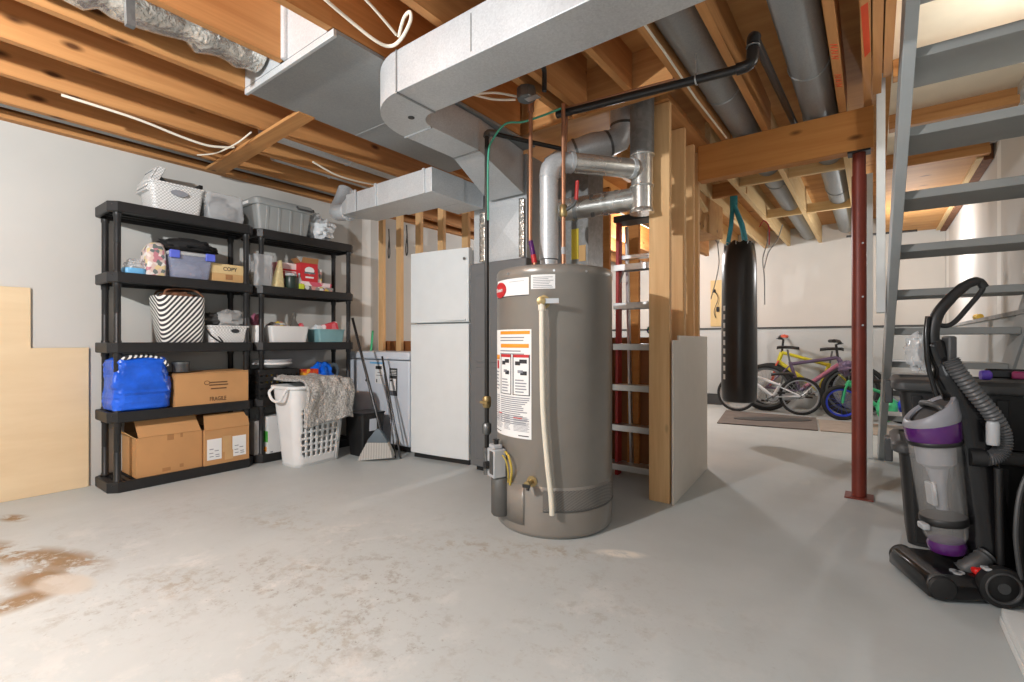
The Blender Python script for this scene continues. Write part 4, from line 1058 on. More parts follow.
# --- left unit, shelf 4
t = thing('blue_tarp_bag', 'large shiny blue woven shopping bag on the fourth shelf', 'bag', (-4.10, 1.10, S[1]))
L = []
prof = [(0, .22, .27), (.015, .27, .32), (.10, .30, .335), (.2, .30, .325), (.28, .28, .31), (.345, .265, .31), (.365, .21, .27)]
def atz(z):
    for (a, p, q), (b, r_, s_) in zip(prof, prof[1:]):
        if a <= z <= b:
            f = (z-a)/(b-a); return p+(r_-p)*f, q+(s_-q)*f
    return prof[-1][1:]
for i in range(23):
    z = .365*i/22; wx, wy = atz(z); l = []
    for p in rrect(.0, .0, wx, wy, .06, z, 14):
        n_ = Vector((p[0]*8, p[1]*8, z*8))
        k = 1+.09*noise.fractal(n_, .7, 2, 4)+.09*(abs(noise.noise(Vector((p[1]*16+z*9, p[0]*16-z*13, z*26))))-.25)
        l.append((p[0]*k, p[1]*k, max(0, z+(.012*noise.noise(Vector((p[1]*10, p[0]*10, 3))) if i > 2 else 0))))
    L.append(l)
MB().loft(L).build('bag_body', 'blue', t, smooth=16)
mb = MB().tube(smoothpath([(.10, -.13, .31), (.12, -.10, .36), (.11, -.02, .375), (.1, .06, .37), (.12, .12, .34), (.13, .14, .30)], 6), .014, 8, flat=(1, .4))
mb.build('strap', 'stripe_tote', t)
t = thing('fragile_carton', 'brown carton lettered FRAGILE on the fourth shelf', 'box', (-4.11, 1.535, S[1]))
mb = MB().box(-.13, .14, -.25, .25, 0, .235)
letter(mb, 'FRAGILE', .042, lambda u, v: (.1412, .03+u*.75, .04+v), 1, .001)
for z, w_ in ((.165, .055), (.145, .06), (.118, .05)): mb.box(.1402, .1408, .03-w_*1, .03+w_*1.2, z-.004, z+.005, 1)
ring = [( .1405, -.045+.018*math.cos(a), .165+.014*math.sin(a)) for a in [2*PI*i/18 for i in range(18)]]
mb.tube(ring, .002, 4, 1, closed=True)
mb.build('carton', ['card', 'brown_ink'], t)
MB().hexa([(-.13, -.25, .237), (.14, -.25, .237), (.14, .25, .237), (-.13, .25, .237), (-.13, -.25, .241), (.14, -.25, .241), (.14, .25, .246), (-.13, .25, .25)]).build('top_flap', 'card', t, smooth=0)
t = thing('round_tin', 'dark round tin with clear lid on the FRAGILE carton', 'tin', (-4.06, 1.35, S[1]+.248))
MB().lathe([(.05, 0), (.055, .004), (.055, .06)], 26).build('tin', 'dgrey', t)
MB().lathe([(.057, .06), (.058, .064), (.058, .075), (.052, .078)], 26).build('lid', 'zinc', t)
# --- left unit, bottom shelf
t = thing('open_carton', 'big brown carton with raised flaps on the bottom left shelf', 'box', (-4.14, 1.262, S[0]))
wx, wy, h = .158, .198, .275
mb = MB()
for a in [(-wx, wx, -wy, -wy+.004), (-wx, wx, wy-.004, wy), (-wx, -wx+.004, -wy+.004, wy-.004), (wx-.004, wx, -wy+.004, wy-.004)]:
    mb.box(a[0], a[1], a[2], a[3], 0, h)
mb.box(-wx, wx, -wy, wy, 0, .004)
mb.build('carton', 'card', t, smooth=0)
def flap(p0, p1, d, w=.004):
    p0, p1, d = Vector(p0), Vector(p1), Vector(d)
    nrm = (p1-p0).cross(d).normalized()*w
    sh = (p1-p0)*.02
    q = [p0, p1, p1+d-sh, p0+d+sh]
    return MB().hexa([tuple(x) for x in q]+[tuple(x+nrm) for x in q])
flap((wx, -wy+.01, h), (wx, wy-.005, h), (-.05, .0-.02, .115)).build('front_flap', 'card', t, smooth=0)
flap((-wx+.01, -wy, h), (wx-.02, -wy, h), (0, -.06, .05)).build('side_flap', 'card_l', t, smooth=0)
flap((-wx, -wy+.01, h), (-wx, wy-.01, h), (-.004, 0, .1)).build('back_flap', 'card_in', t, smooth=0)
MB().box(wx-.001, wx+.001, -.02, .02, .235, .275).box(wx-.001, wx+.001, .06, .075, .245, .275).box(wx-.001, wx+.001, -.05, .0, .02, .045).box(wx-.001, wx+.001, .055, .08, .03, .055).build('torn_tape', 'card_in', t, smooth=0)
t = thing('labelled_carton', 'brown carton with two white shipping labels on the bottom left shelf', 'box', (-4.12, 1.628, S[0]))
mb = MB(); wx, wy, h = .16, .160, .27
mb.box(-wx, wx, -wy, wy, 0, h)
mb.build('carton', 'card', t, bevel=.002)
flap((wx, -wy, h), (wx, wy, h), (-.035, -.0, .11)).build('front_flap', 'card', t, smooth=0)
flap((-wx, -wy, h), (-wx, wy, h), (.0, 0, .09)).build('back_flap', 'card_in', t, smooth=0)
for y in (-.092, .085):
    mb = MB().box(wx+.0005, wx+.002, y-.05, y+.05, .045, .20)
    for k, (dy, dz) in enumerate([(-.02, .125), (.015, .11), (-.02, .07), (.02, .08), (.022, .065), (-.022, .095)]):
        mb.box(wx+.002, wx+.0027, y+dy-.014, y+dy+.014, dz-.003, dz+.003, 1)
    mb.build('shipping_label', ['paper', 'greyink'], t, smooth=0)
MB().box(wx+.0003, wx+.0015, -.035, .028, .09, .21).box(wx+.0012, wx+.0022, -.02, .04, .03, .10).build('packing_tape', 'tape', t, smooth=0)

# --- right unit, top shelf
t = thing('storage_tote', 'grey lidded storage tote on the top right shelf', 'tote', (-4.15, 2.10, S[4]))
tub(MB(), 0, 0, 0, .28, .42, .225, .04, .06, .03, .004).build('tub', 'grey_tote', t)
mb = MB()
for y in (-.15, -.05, .05, .15):
    mb.hexa([(.135, y-.012, .0), (.144, y-.012, .0), (.144, y+.012, .0), (.135, y+.012, .0), (.156, y-.012, .2), (.164, y-.012, .2), (.164, y+.012, .2), (.156, y+.012, .2)])
mb.build('rib', 'grey_tote', t, bevel=.003)
MB().loft([rrect(0, 0, .345, .505, .04, .205), rrect(0, 0, .35, .51, .04, .21), rrect(0, 0, .35, .51, .04, .25), rrect(0, 0, .33, .49, .04, .265), rrect(0, 0, .28, .44, .04, .268), rrect(0, 0, .27, .43, .04, .262)]).build('lid', 'grey_tote', t, bevel=.002)
MB().tube(smoothpath([(.178, .09, .245), (.192, .095, .225), (.194, .13, .225), (.194, .20, .225), (.192, .235, .225), (.178, .24, .245)], 4), .007, 8).build('latch', 'dgrey', t)
MB().box(-.05, .05, -.2572, -.2555, .222, .245).build('paper_label', 'paper', t, smooth=0)
t = thing('plastic_sack', 'crumpled white plastic sack on the top right shelf beside the tote', 'bag', (-4.12, 2.49, S[4]))
MB().blob((0, 0, .11), (.11, .12, .11), 51, .35, 3.2, flat=-.11).blob((0, -.04, .2), (.045, .05, .06), 52, .45, 4).blob((.02, .08, .17), (.03, .07, .035), 53, .4, 4).build('sack', 'plasticbag', t)
# --- right unit, shelf 2
t = thing('clear_sack', 'upright clear plastic sack at the joint between the two shelf units', 'bag', (-4.10, 1.93, S[3]))
cbox(MB(), .2, .15, .27, 61, .03).build('film', 'film', t)
MB().box(-.06, .03, -.04, .035, 0, .22).build('contents', 'paper', t, bevel=.01)
tag(MB().at(Matrix.Translation((-4.06, 2.065, S[3]))).loft([[(p[0]*(1-.5*q), p[1]*(1-.8*q)+.02*q, q*.24) for p in rrect(0, 0, .10, .09, .02, 0)] for q in (0, .3, .6, .9, 1.)]).build('food_pouch', 'pasta', None), 'pale food pouch leaning beside the clear sack', 'pouch')
t = thing('snack_box', 'pink and white printed box behind the dark jar', 'box', (-4.17, 2.19, S[3]))
MB().box(-.05, .05, -.10, .10, 0, .24).build('box', 'pinkbox', t, bevel=.003)
MB().box(.051, .0525, -.1, .1, .17, .185).box(.051, .0525, -.095, -.03, .10, .165).build('print_band', 'redbox', t, smooth=0)
t = thing('dark_jar', 'dark green jar with a grey lid on the right unit', 'jar', (-4.045, 2.175, S[3]))
MB().lathe([(.046, 0), (.05, .006), (.05, .10), (.046, .115)], 24).build('jar', 'darkgreen', t)
MB().lathe([(.048, .115), (.05, .118), (.05, .135), (.044, .138)], 24).build('lid', 'lgrey', t)
tag(MB().lathe([(.02, 0), (.022, .004), (.022, .09), (.009, .12), (.009, .15)], 16, c=(-4.05, 2.253, S[3])).build('small_bottle', 'lgrey', None), 'little pale bottle between the dark jar and the red box', 'bottle')
t = thing('pancake_box', 'red box with a white cap emblem and open brown top flaps', 'box', (-4.09, 2.345, S[3]+.083))
mb = MB().box(-.06, .05, -.08, .08, 0, .165)
mb.loft([[(.0503, .0+.045*math.cos(a), .10+.032*math.sin(a)) for a in [2*PI*i/20 for i in range(20)]], [(.052, .045*math.cos(a), .10+.032*math.sin(a)) for a in [2*PI*i/20 for i in range(20)]]], 1)
mb.box(.052, .0535, -.05, .05, .07, .085, 2).box(.0503, .052, -.04, .04, .03, .045, 1)
mb.build('box', ['redbox', 'paper', 'bluegrey'], t)
flap((.05, -.078, .165), (.05, .078, .165), (.02, 0, .045)).build('top_flap', 'card_in', t, smooth=0)
flap((-.06, -.08, .165), (.05, -.08, .165), (0, -.035, .035)).build('side_flap', 'card_in', t, smooth=0)
tag(MB().box(-4.16, -4.06, 2.437, 2.475, S[3]+.083, S[3]+.21).build('slim_box', 'groceries', None, bevel=.002), 'slim printed box right of the red emblem box', 'box')
for i, (y0, y1, z0, z1, mt, nm) in enumerate([(2.235, 2.57, 0, .042, 'groceries', 'flat printed carton at the bottom of the pile under the red box'), (2.255, 2.55, .043, .081, 'pinkbox', 'flat pink printed carton directly under the red box')]):
    tag(MB().box(-4.17, -4.02+.0, y0+.05*(i == 0)*1.0, y1, S[3]+z0, S[3]+z1).build('flat_carton', mt, None, bevel=.002), nm, 'box')
tag(MB().box(-4.03, -4.013, 2.235, 2.28, S[3]+.0, S[3]+.055).build('lime_card', 'lime', None, bevel=.001), 'small lime yellow packet at the shelf edge by the dark jar', 'packet')
# --- right unit, shelf 3
t = thing('white_bin', 'plain white plastic bin of packets on the right unit', 'bin', (-4.11, 2.15, S[2]))
L = [rrect(0, 0, .2, .3, .02, 0), rrect(0, 0, .22, .345, .02, .145), rrect(0, 0, .213, .338, .02, .145), rrect(0, 0, .193, .293, .02, .005)]
L2 = [[(p[0], p[1], p[2]-(.02*math.exp(-(p[1]/.09)**2) if (0 < k < 3) else 0)) for p in l] for k, l in enumerate(L)]
MB().loft(L2).build('bin_body', 'white', t)
tag(MB().blob((-4.14, 2.10, S[2]+.12), (.075, .10, .06), 71, .3, 4, flat=-.11).build('mixed_packets', 'groceries', None), 'mixed small packets filling the plain white bin', 'packets', kind='stuff')
tag(MB().lathe([(.035, .01), (.04, .02), (.04, .15), (.014, .20), (.012, .25), (.015, .255), (.015, .27)], 18, c=(-4.10, 2.235, S[2])).build('glass_bottle', 'glassbottle', None), 'grey glass bottle standing in the plain white bin', 'bottle')
tag(MB().blob((-4.09, 2.30-.01, S[2]+.145), (.03, .024, .03), 77, .3, 4).build('pink_packet', 'pinkred', None), 'small pink packet beside the glass bottle in the white bin', 'packet')
t = thing('tissue_roll', 'white roll standing between the two shelf units on the middle shelf', 'roll', (-4.07, 1.90, S[2]))
MB().lathe([(.0, 0), (.04, 0), (.043, .005), (.043, .14), (.04, .145), (.018, .145), (.018, .13), (.0, .13)], 22).build('roll', 'paper', t)
tag(MB().blob((-4.14, 1.93, S[2]+.19), (.06, .05, .055), 79, .3, 4).build('maroon_cloth', 'pinkframe', None), 'maroon and pink cloth bundled behind the white roll', 'cloth')
t = thing('teal_bin', 'pale teal plastic bin at the end of the middle shelf', 'bin', (-4.10, 2.54, S[2]))
tub(MB(), 0, 0, 0, .2, .24, .125, .02, .03, .02, .004, lip=.01).build('bin_body', 'teal', t)
tag(MB().at(Matrix.Translation((-4.06, 2.56, S[2]+.13)) @ Matrix.Rotation(R(15), 4, 'X')).box(-.03, .03, -.075, .075, -.05, .055).build('red_packet', 'pinkred', None, bevel=.012), 'red and white packet standing in the pale teal bin', 'packet')
tag(MB().blob((-4.10, 2.46, S[2]+.125), (.05, .05, .04), 83, .3, 4, flat=-.03).build('white_pouch', 'plasticbag', None), 'small white pouch in the pale teal bin', 'pouch')
# --- right unit, shelf 4: crates
def crate(cy, z0, label, w=.34, h=.235):
    t = thing('milk_crate', label, 'crate', (-4.11, cy, z0))
    def perf(i, j, nu, nv):
        return i % 4 in (1, 2) and j % 3 == 1 and 0 < j < nv-1
    mb = MB(); wx = .25
    for axis in range(4):
        L_ = w if axis in (1, 3) else wx
        nu, nv = 32, 13
        def fn(u, v, axis=axis):
            a = (u-.5)*(w if axis % 2 == 0 else wx)
            return [(wx/2, a, v*h), (a, w/2, v*h), (-wx/2, a, v*h), (a, -w/2, v*h)][axis]
        mb.grid(fn, nu, nv, skip=lambda i, j: perf(i, j, nu, nv))
    mb.grid(lambda u, v: ((u-.5)*wx, (v-.5)*w, .003), 4, 4)
    mb.build('crate_body', 'black', t, solid=.006, smooth=0)
    MB().loft([rrect(0, 0, wx+.014, w+.014, .012, h-.012), rrect(0, 0, wx+.014, w+.014, .012, h+.006), rrect(0, 0, wx-.01, w-.01, .008, h+.006), rrect(0, 0, wx-.01, w-.01, .008, h-.012)], closed=True, cap0=False, cap1=False).build('rim', 'black', t)
    return t
crate(2.045, S[1], 'black lattice milk crate on the fourth shelf of the right unit')
mb = MB()
tag(MB().blob((-4.10, 2.05, S[1]+.12), (.1, .14, .09), 88, .3, 4, flat=-.08).build('crate_clutter', 'groceries', None), 'dark mixed clutter inside the black lattice crate', 'clutter', kind='stuff')
t = thing('lidded_tray', 'wide grey bowl with a white rim on top of the milk crate', 'bowl', (-4.12, 2.05, S[1]+.246))
MB().lathe([(.10, 0), (.14, .03), (.155, .07), (.15, .075), (.09, .01)], 32).build('bowl', 'lgrey', t)
MB().torus((0, 0, .04), .148, .01).build('rim_band', 'white', t)
t = thing('fruit_carton', 'red and orange fruit printed carton behind the grey rug', 'box', (-4.06, 2.335, S[1]))
MB().box(-.05, .04, -.085, .085, 0, .225).build('carton', 'orangefruit', t, bevel=.003)
MB().box(.0405, .042, -.08, .08, .0, .035).build('print_band', 'redbox', t, smooth=0)
t = thing('blue_bundle', 'bright blue plastic bundle beside the orange carton', 'bag', (-4.12, 2.50, S[1]))
MB().blob((0, 0, .13), (.10, .11, .14), 95, .3, 3.5, flat=-.13).build('bundle', 'blue_bag', t)
t = thing('round_platter', 'grey blue round platter leaning behind the blue bundle', 'platter', (-4.16, 2.645, S[1]))
MB().at(Matrix.Translation((0, 0, .15)) @ Matrix.Rotation(R(72), 4, 'X')).lathe([(.06, -.004), (.115, .008), (.118, .014), (.1, .012), (.05, .003)], 32).build('platter', 'bluegrey', t)
# --- right unit, bottom shelf
t = thing('appliance_box', 'white and green appliance carton on the bottom shelf of the right unit', 'box', (-4.11, 2.05, S[0]))
mb = MB().box(-.1, .12, -.10, .13, 0, .31)
mb.build('carton', 'white', t, bevel=.003)
mb = MB().box(-.085, .12, -.1018, -.1002, .10, .19).box(.03, .1, -.1022, -.1012, .02, .06, 1)
mb.box(.121, .1225, -.02, .1, .235, .25, 2).box(.121, .1225, .03, .1, .28, .29, 2).box(-.05, .06, -.1022, -.1006, .21, .28, 2).box(.121, .1225, -.08, -.06, .012, .022, 2)
mb.build('print', ['green', 'orange_ink', 'greyink'], t, smooth=0)
tag(MB().box(-4.25, -4.03, 1.86, 1.915, S[0], S[0]+.28).build('upright_binder', 'greycloth', None, bevel=.004), 'grey upright case left of the white and green carton', 'case')
tag(MB().box(-4.22, -3.99, 2.22, 2.48, S[0], S[0]+.25).build('dark_box', 'dgrey', None, bevel=.004), 'dark box behind the laundry basket on the bottom shelf', 'box')

# ------------------------------------------------------------------ laundry basket with rug
t = thing('laundry_basket', 'tall white laundry basket with slots standing before the right shelf unit', 'laundry basket', (-3.735, 2.18, 0), R(4))
def ring_pt(u, v):
    """u round the perimeter, v up"""
    wx = .24+.09*v; wy = .40+.11*v; z = .012+.615*v
    pts = rrect(0, 0, wx, wy, .06+.01*v, z, 8)
    k = len(pts); seg = []; tot = 0
    for i in range(k):
        a, b = pts[i], pts[(i+1) % k]; d = math.dist(a, b); seg.append((tot, d, a, b)); tot += d
    s = (u % 1)*tot
    for st, d, a, b in seg:
        if st <= s <= st+d+1e-9:
            f = (s-st)/d if d else 0
            return (a[0]+(b[0]-a[0])*f, a[1]+(b[1]-a[1])*f, z)
    return pts[0]
NU, NV = 108, 36
def hole(i, j):
    x, y, z = ring_pt((i+.5)/NU, (j+.5)/NV)
    if abs(x) < .125 and abs(y) < .17: return False
    side = (abs(y) < .17 and x > 0) or (abs(y) < .17 and x < 0)
    return side and i % 4 in (1, 2) and 4 <= j <= 30 and j % 3 != 0
MB().grid(ring_pt, NU, NV, skip=hole).loft([rrect(0, 0, .23, .39, .05, .0), rrect(0, 0, .245, .405, .05, .014)]).build('basket_body', 'white', t, solid=.004, smooth=50)
MB().loft([rrect(0, 0, .33, .51, .07, .62, 8), rrect(0, 0, .365, .545, .08, .625, 8), rrect(0, 0, .365, .545, .08, .645, 8), rrect(0, 0, .33, .51, .07, .647, 8), rrect(0, 0, .322, .502, .07, .635, 8)], closed=True, cap0=False, cap1=False).build('rim', 'white', t)
MB().tube(smoothpath([(.10, -.262, .63), (.10, -.30, .595), (.05, -.30, .535), (-.05, -.30, .535), (-.10, -.30, .595), (-.10, -.262, .63)], 5), .011, 8).build('handle', 'white', t)
# rug draped over the basket
def rugfn(u, v):
    y = -.17+.44*u+.02*math.sin(v*5)
    s = -.26+.80*v+.0                       # arc length across the rim from back to front
    r = .03
    if s < .14: x, z = -.02+s*1.0+.06*0, .688+.008*math.sin(u*9)
    else:
        f = (s-.14)
        x = .12+min(f, .105)*.8; z = .688-max(0, f-.03)*.93
        x += .012*math.sin(u*7+v*2)
    n_ = .012*noise.fractal((u*7, v*9, 1.3), .7, 2, 3)
    if y > .22: z -= (y-.22)*.5+.0
    x += n_; z += n_+(.02*noise.noise((u*3, 4, v*2)))
    z += .10*(u-.5)*max(0, v-.5)
    return (x, y, z)
rm = Matrix.Translation((-3.735, 2.18, 0)) @ Matrix.Rotation(R(4), 4, 'Z')
def rug2(u, v):
    p = rm @ Vector(rugfn(u, v)); return tuple(p)
tag(MB().grid(rug2, 44, 60).build('bath_rug', 'rug', None, solid=.022, smooth=60, sub=0), 'shaggy grey rug draped over the white laundry basket', 'rug')
# ------------------------------------------------------------------ punching bag
PBX, PBY = -1.075, 5.20
t = thing('punching_bag', 'long black punching bag hanging on teal straps from the joists', 'punching bag', (PBX, PBY, .39))
prof = [(.02, .392), (.11, .39), (.148, .40), (.160, .43), (.165, .6), (.163, 1.2), (.158, 1.75), (.150, 1.86), (.134, 1.95), (.10, 1.985), (.02, 1.975)]
mb = MB()
loops = []
for r, z in prof:
    l = []
    for j in range(48):
        a = 2*PI*j/48
        k = 1+(.012*math.sin(a*8+z*3) if z > 1.82 else 0)+.012*noise.noise((math.cos(a)*1.5, math.sin(a)*1.5, z*2.2))
        l.append((PBX+r*k*math.cos(a), PBY+r*k*math.sin(a), z+(.012*math.sin(a*6) if z > 1.93 else 0)))
    loops.append(l)
mb.loft(loops).build('bag_body', 'vinyl', t, world=True)
mb = MB()
for i in range(9):
    a0 = math.atan2(-.835, .25)-R(60)
    z = .62+i*.085
    mb.hexa([(PBX+.167*math.cos(a0-.06), PBY+.167*math.sin(a0-.06), z), (PBX+.167*math.cos(a0+.10), PBY+.167*math.sin(a0+.10), z), (PBX+.163*math.cos(a0+.10), PBY+.163*math.sin(a0+.10), z), (PBX+.163*math.cos(a0-.06), PBY+.163*math.sin(a0-.06), z),
             (PBX+.167*math.cos(a0-.06), PBY+.167*math.sin(a0-.06), z+.05), (PBX+.167*math.cos(a0+.10), PBY+.167*math.sin(a0+.10), z+.05), (PBX+.163*math.cos(a0+.10), PBY+.163*math.sin(a0+.10), z+.05), (PBX+.163*math.cos(a0-.06), PBY+.163*math.sin(a0-.06), z+.05)])
mb.build('side_print', 'paper', t, world=True, smooth=0)
for dx, dy in [(-.10, -.04), (.08, -.06), (.04, .09)]:
    MB().tube([(PBX+dx, PBY+dy, 1.95), (PBX+dx*.6-.01, PBY+dy*.6, 2.15), (PBX+dx*.1-.05, PBY+dy*.1, 2.36)], .034, 10, flat=(.6, 1)).build('hanging_strap', 'teal_strap', t, world=True)
MB().tube([(PBX-.05, PBY, 2.33), (PBX-.05, PBY-.0, 2.458)], .036, 10, flat=(1, .35)).build('top_strap', 'teal_strap', t, world=True)
mb = MB()
for i in range(8):
    a = 2*PI*i/8
    mb.torus((PBX+.125*math.cos(a), PBY+.125*math.sin(a), 1.965), .018, .004, Matrix.Rotation(a, 4, 'Z') @ Matrix.Rotation(R(90), 4, 'X'), 12, 5)
mb.build('eyelet', 'alu', t, world=True)
MB().torus((PBX-.05, PBY, 2.35), .03, .006, Matrix.Rotation(R(90), 4, 'X')).build('ring', 'zinc', t, world=True)

tag(MB().hexa([(-1.517, 6.14, 0.001), (-.494, 6.30, .001), (-.595, 7.30, .001), (-1.685, 7.31, .001), (-1.517, 6.14, .014), (-.494, 6.30, .014), (-.595, 7.30, .014), (-1.685, 7.31, .014)]).build('rubber_mat', 'mat', None, bevel=.002), 'dark grey rubber mat on the floor before the bicycles', 'mat')
tag(MB().loft([[(-1.02+.50*math.cos(a)*.79-.16*math.sin(a)*.61, 6.80+.50*math.cos(a)*.61*.75+.16*math.sin(a)*.79, z) for a in [2*PI*i/40 for i in range(40)]] for z in (.0145, .021)]).build('dark_oval', 'dgrey', None), 'thin dark oval lying on the rubber mat', 'mat')  # thin dark oval piece laid over the rubber mat
tag(MB().hexa([(-.47, 6.30, 0.001), (.55, 6.46, .001), (.5, 7.2, .001), (-.57, 7.2, .001), (-.47, 6.30, .01), (.55, 6.46, .01), (.5, 7.2, .01), (-.57, 7.2, .01)]).build('carpet_strip', 'carpet', None, bevel=.002), 'brown carpet piece on the floor right of the dark mat', 'carpet')
t = thing('grey_crate', 'small grey plastic bin on the floor left of the punching bag', 'bin', (-2.02, 8.05, 0))
tub(MB(), 0, 0, 0, .24, .2, .15, .03, .03, .02, .004).build('bin', 'dgrey', t)

# ------------------------------------------------------------------ bicycles
def ang(a): return (math.cos(R(a)), math.sin(R(a)))
def bicycle(label, loc, rz, wr, wb, fr, rim, tyre=.026, seat_h=.75, bar_h=.85, low=False, second=None, spokes=24, guard=None, grip='black', fork=None):
    t = thing('bicycle', label, 'bicycle', loc, rz, None)
    fork = fork or fr
    rx, fx = 0, wb
    for x in (rx, fx):
        w = MB().torus((x, 0, wr), wr-tyre*.5, tyre*.5*1.15, Matrix.Rotation(R(90), 4, 'X'), 44, 8).build('wheel', 'rubber', t)
        rm_ = MB().torus((x, 0, wr), wr-tyre*1.15, tyre*.34, Matrix.Rotation(R(90), 4, 'X'), 44, 6)
        for k in range(spokes):
            a = 2*PI*k/spokes; s = .018*(1 if k % 2 else -1)
            b = a+(.25 if k % 4 < 2 else -.25)
            rm_.tube([(x+.02*math.cos(b), s, wr+.02*math.sin(b)), (x+(wr-tyre*1.2)*math.cos(a), 0, wr+(wr-tyre*1.2)*math.sin(a))], .0014, 4)
        rm_.build('rim', rim, w)
        MB().tube([(x, -.03, wr), (x, .03, wr)], .018, 14).build('hub', 'zinc', w)
    bb = (wb*.42, wr*.9)
    st = (wb*.30, seat_h*.80)
    hd = (wb*.86, bar_h*.80)
    hl = (wb*.90, max(bar_h*.62, wr*2+.03))
    T = lambda a, b, r, mb: mb.tube([(a[0], 0, a[1]), (b[0], 0, b[1])], r*(1.35 if wr > .3 else 1.1), 12)
    f = MB(); fk = 1.35 if wr > .3 else 1.1
    T(bb, hl, .021, f); T(bb, st, .017, f); T((st[0]-.0, st[1]-.03), hd, .018, f); T(hl, hd, .022, f)
    for s in (-.045, .045):
        f.tube([(rx, s, wr), (bb[0], s*.6, bb[1])], .010, 8); f.tube([(rx, s, wr), (st[0], s*.3, st[1]-.05)], .009, 8)
    f.build('frame', fr, t)
    if second:
        g = MB(); T((bb[0]+.05, bb[1]+.05), (hl[0]-.03, hl[1]-.02), .0225, g); g.build('down_tube_panel', second, t)
    k = MB()
    k.tube([(hl[0], -.045, hl[1]), (hl[0], .045, hl[1])], .016, 8)
    for s in (-.045, .045): k.tube([(hl[0], s, hl[1]), (hl[0]+.03, s, hl[1]-.06), (fx, s, wr)], .013, 8)
    k.build('fork', fork, t)
    k = MB()
    k.tube([(hd[0], 0, hd[1]), (hd[0]-.02, 0, bar_h-.02), (hd[0]+.03, 0, bar_h)], .016, 10)
    k.tube(smoothpath([(hd[0]-.06, -.29, bar_h+.03), (hd[0]-.0, -.15, bar_h+.03), (hd[0]+.03, -.05, bar_h), (hd[0]+.03, .05, bar_h), (hd[0], .15, bar_h+.03), (hd[0]-.06, .29, bar_h+.03)], 4), .016, 10)
    hb = k.build('handlebar', 'black', t)
    for s in (-1, 1):
        MB().tube([(hd[0]-.068, s*.31, bar_h+.03), (hd[0]-.03, s*.20, bar_h+.03)], .024, 10).build('grip', grip, hb)
        MB().tube([(hd[0]-.01, s*.17, bar_h+.02), (hd[0]+.03, s*.22, bar_h), (hd[0]+.03, s*.28, bar_h-.005)], .006, 6).build('brake_lever', 'black', hb)
    MB().tube([(st[0], 0, st[1]-.02), (st[0]-.03, 0, seat_h)], .013, 10).build('seat_post', 'zinc', t)
    sd = [(-.13, -.075, 0), (-.12, -.06, .02), (0, -.05, .015), (.13, -.02, .0)]
    L = []
    for u, w, z in [(-.135, .05, .0), (-.11, .085, .01), (-.04, .07, .012), (.05, .035, .01), (.13, .02, .0), (.145, .008, -.005)]:
        L.append([(st[0]-.03+u, w*math.cos(a), seat_h+.02+z+.022*math.sin(a)) for a in [2*PI*i/14 for i in range(14)]])
    MB().loft(L).build('saddle', 'black', t)
    c = MB().lathe([(.02, -.05), (.02, .05)], 14, T=Matrix.Translation((bb[0], 0, bb[1])) @ Matrix.Rotation(R(90), 4, 'X'))
    c.torus((bb[0], -.045, bb[1]), wr*.30, .006, Matrix.Rotation(R(90), 4, 'X'), 24, 6)
    c.tube([(bb[0], -.06, bb[1]), (bb[0]+.10, -.065, bb[1]-.07)], .010, 8).tube([(bb[0], .06, bb[1]), (bb[0]-.10, .065, bb[1]+.07)], .010, 8)
    for s in (-1, 1):
        c.tube([(rx, -.045, wr+s*.03), (bb[0], -.045, bb[1]+s*wr*.3)], .003, 4)
    c.build('crankset', 'zinc', t)
    for s, q in ((-1, 1), (1, -1)):
        MB().box(bb[0]+q*.10-.045, bb[0]+q*.10+.045, min(s*.07, s*.15), max(s*.07, s*.15), bb[1]-q*.07-.012, bb[1]-q*.07+.012).build('pedal', 'black', t, bevel=.004)
    if guard:
        MB().at(Matrix.Translation((bb[0]*.6, -.055, bb[1]+.0)) @ Matrix.Rotation(R(90), 4, 'X') @ Matrix.Rotation(math.atan2(bb[1]-wr, bb[0]), 4, 'Z')).loft([rrect(0, 0, bb[0]*1.15, .10, .05, 0), rrect(0, 0, bb[0]*1.15, .10, .05, .012)]).build('chain_guard', guard, t)
    return t
bicycle('grey purple bicycle leaning by the far wall, pink down tube, facing right', (-1.24, 7.72, 0), R(8), .335, 1.0, 'pframe', 'zinc', .055, .88, .97, second='pinkframe', fork='black')
bicycle('yellow bicycle with orange grips standing behind the purple one', (-.18, 8.07, 0), R(181), .335, 1.05, 'yframe', 'rim', .055, .86, 1.04, grip='oframe', fork='oframe')
bicycle('small white bicycle parked at the edge of the dark mat, facing left', (-.79, 7.52, 0), R(189), .255, .78, 'silverframe', 'rim', .036, .52, .70, guard='silverframe')
t = bicycle('small child bicycle with bright blue rims half behind the red post', (.29, 7.47, 0), R(190), .22, .62, 'gframe', 'bluerim', .045, .48, .62, spokes=16)
tag(MB().box(-.62, .62, 8.18, 8.23, .5, .58).build('wall_rail', 'greycloth', None, bevel=.004, origin=None), 'grey wooden rail along the foundation wall behind the bicycles', 'rail')
tag(MB().blob((-.27, 7.33, .66), (.09, .08, .09), 7, .3, 3).build('dark_bag', 'pframe', None), 'dark purplish bag hung at the handlebar near the red post', 'bag')

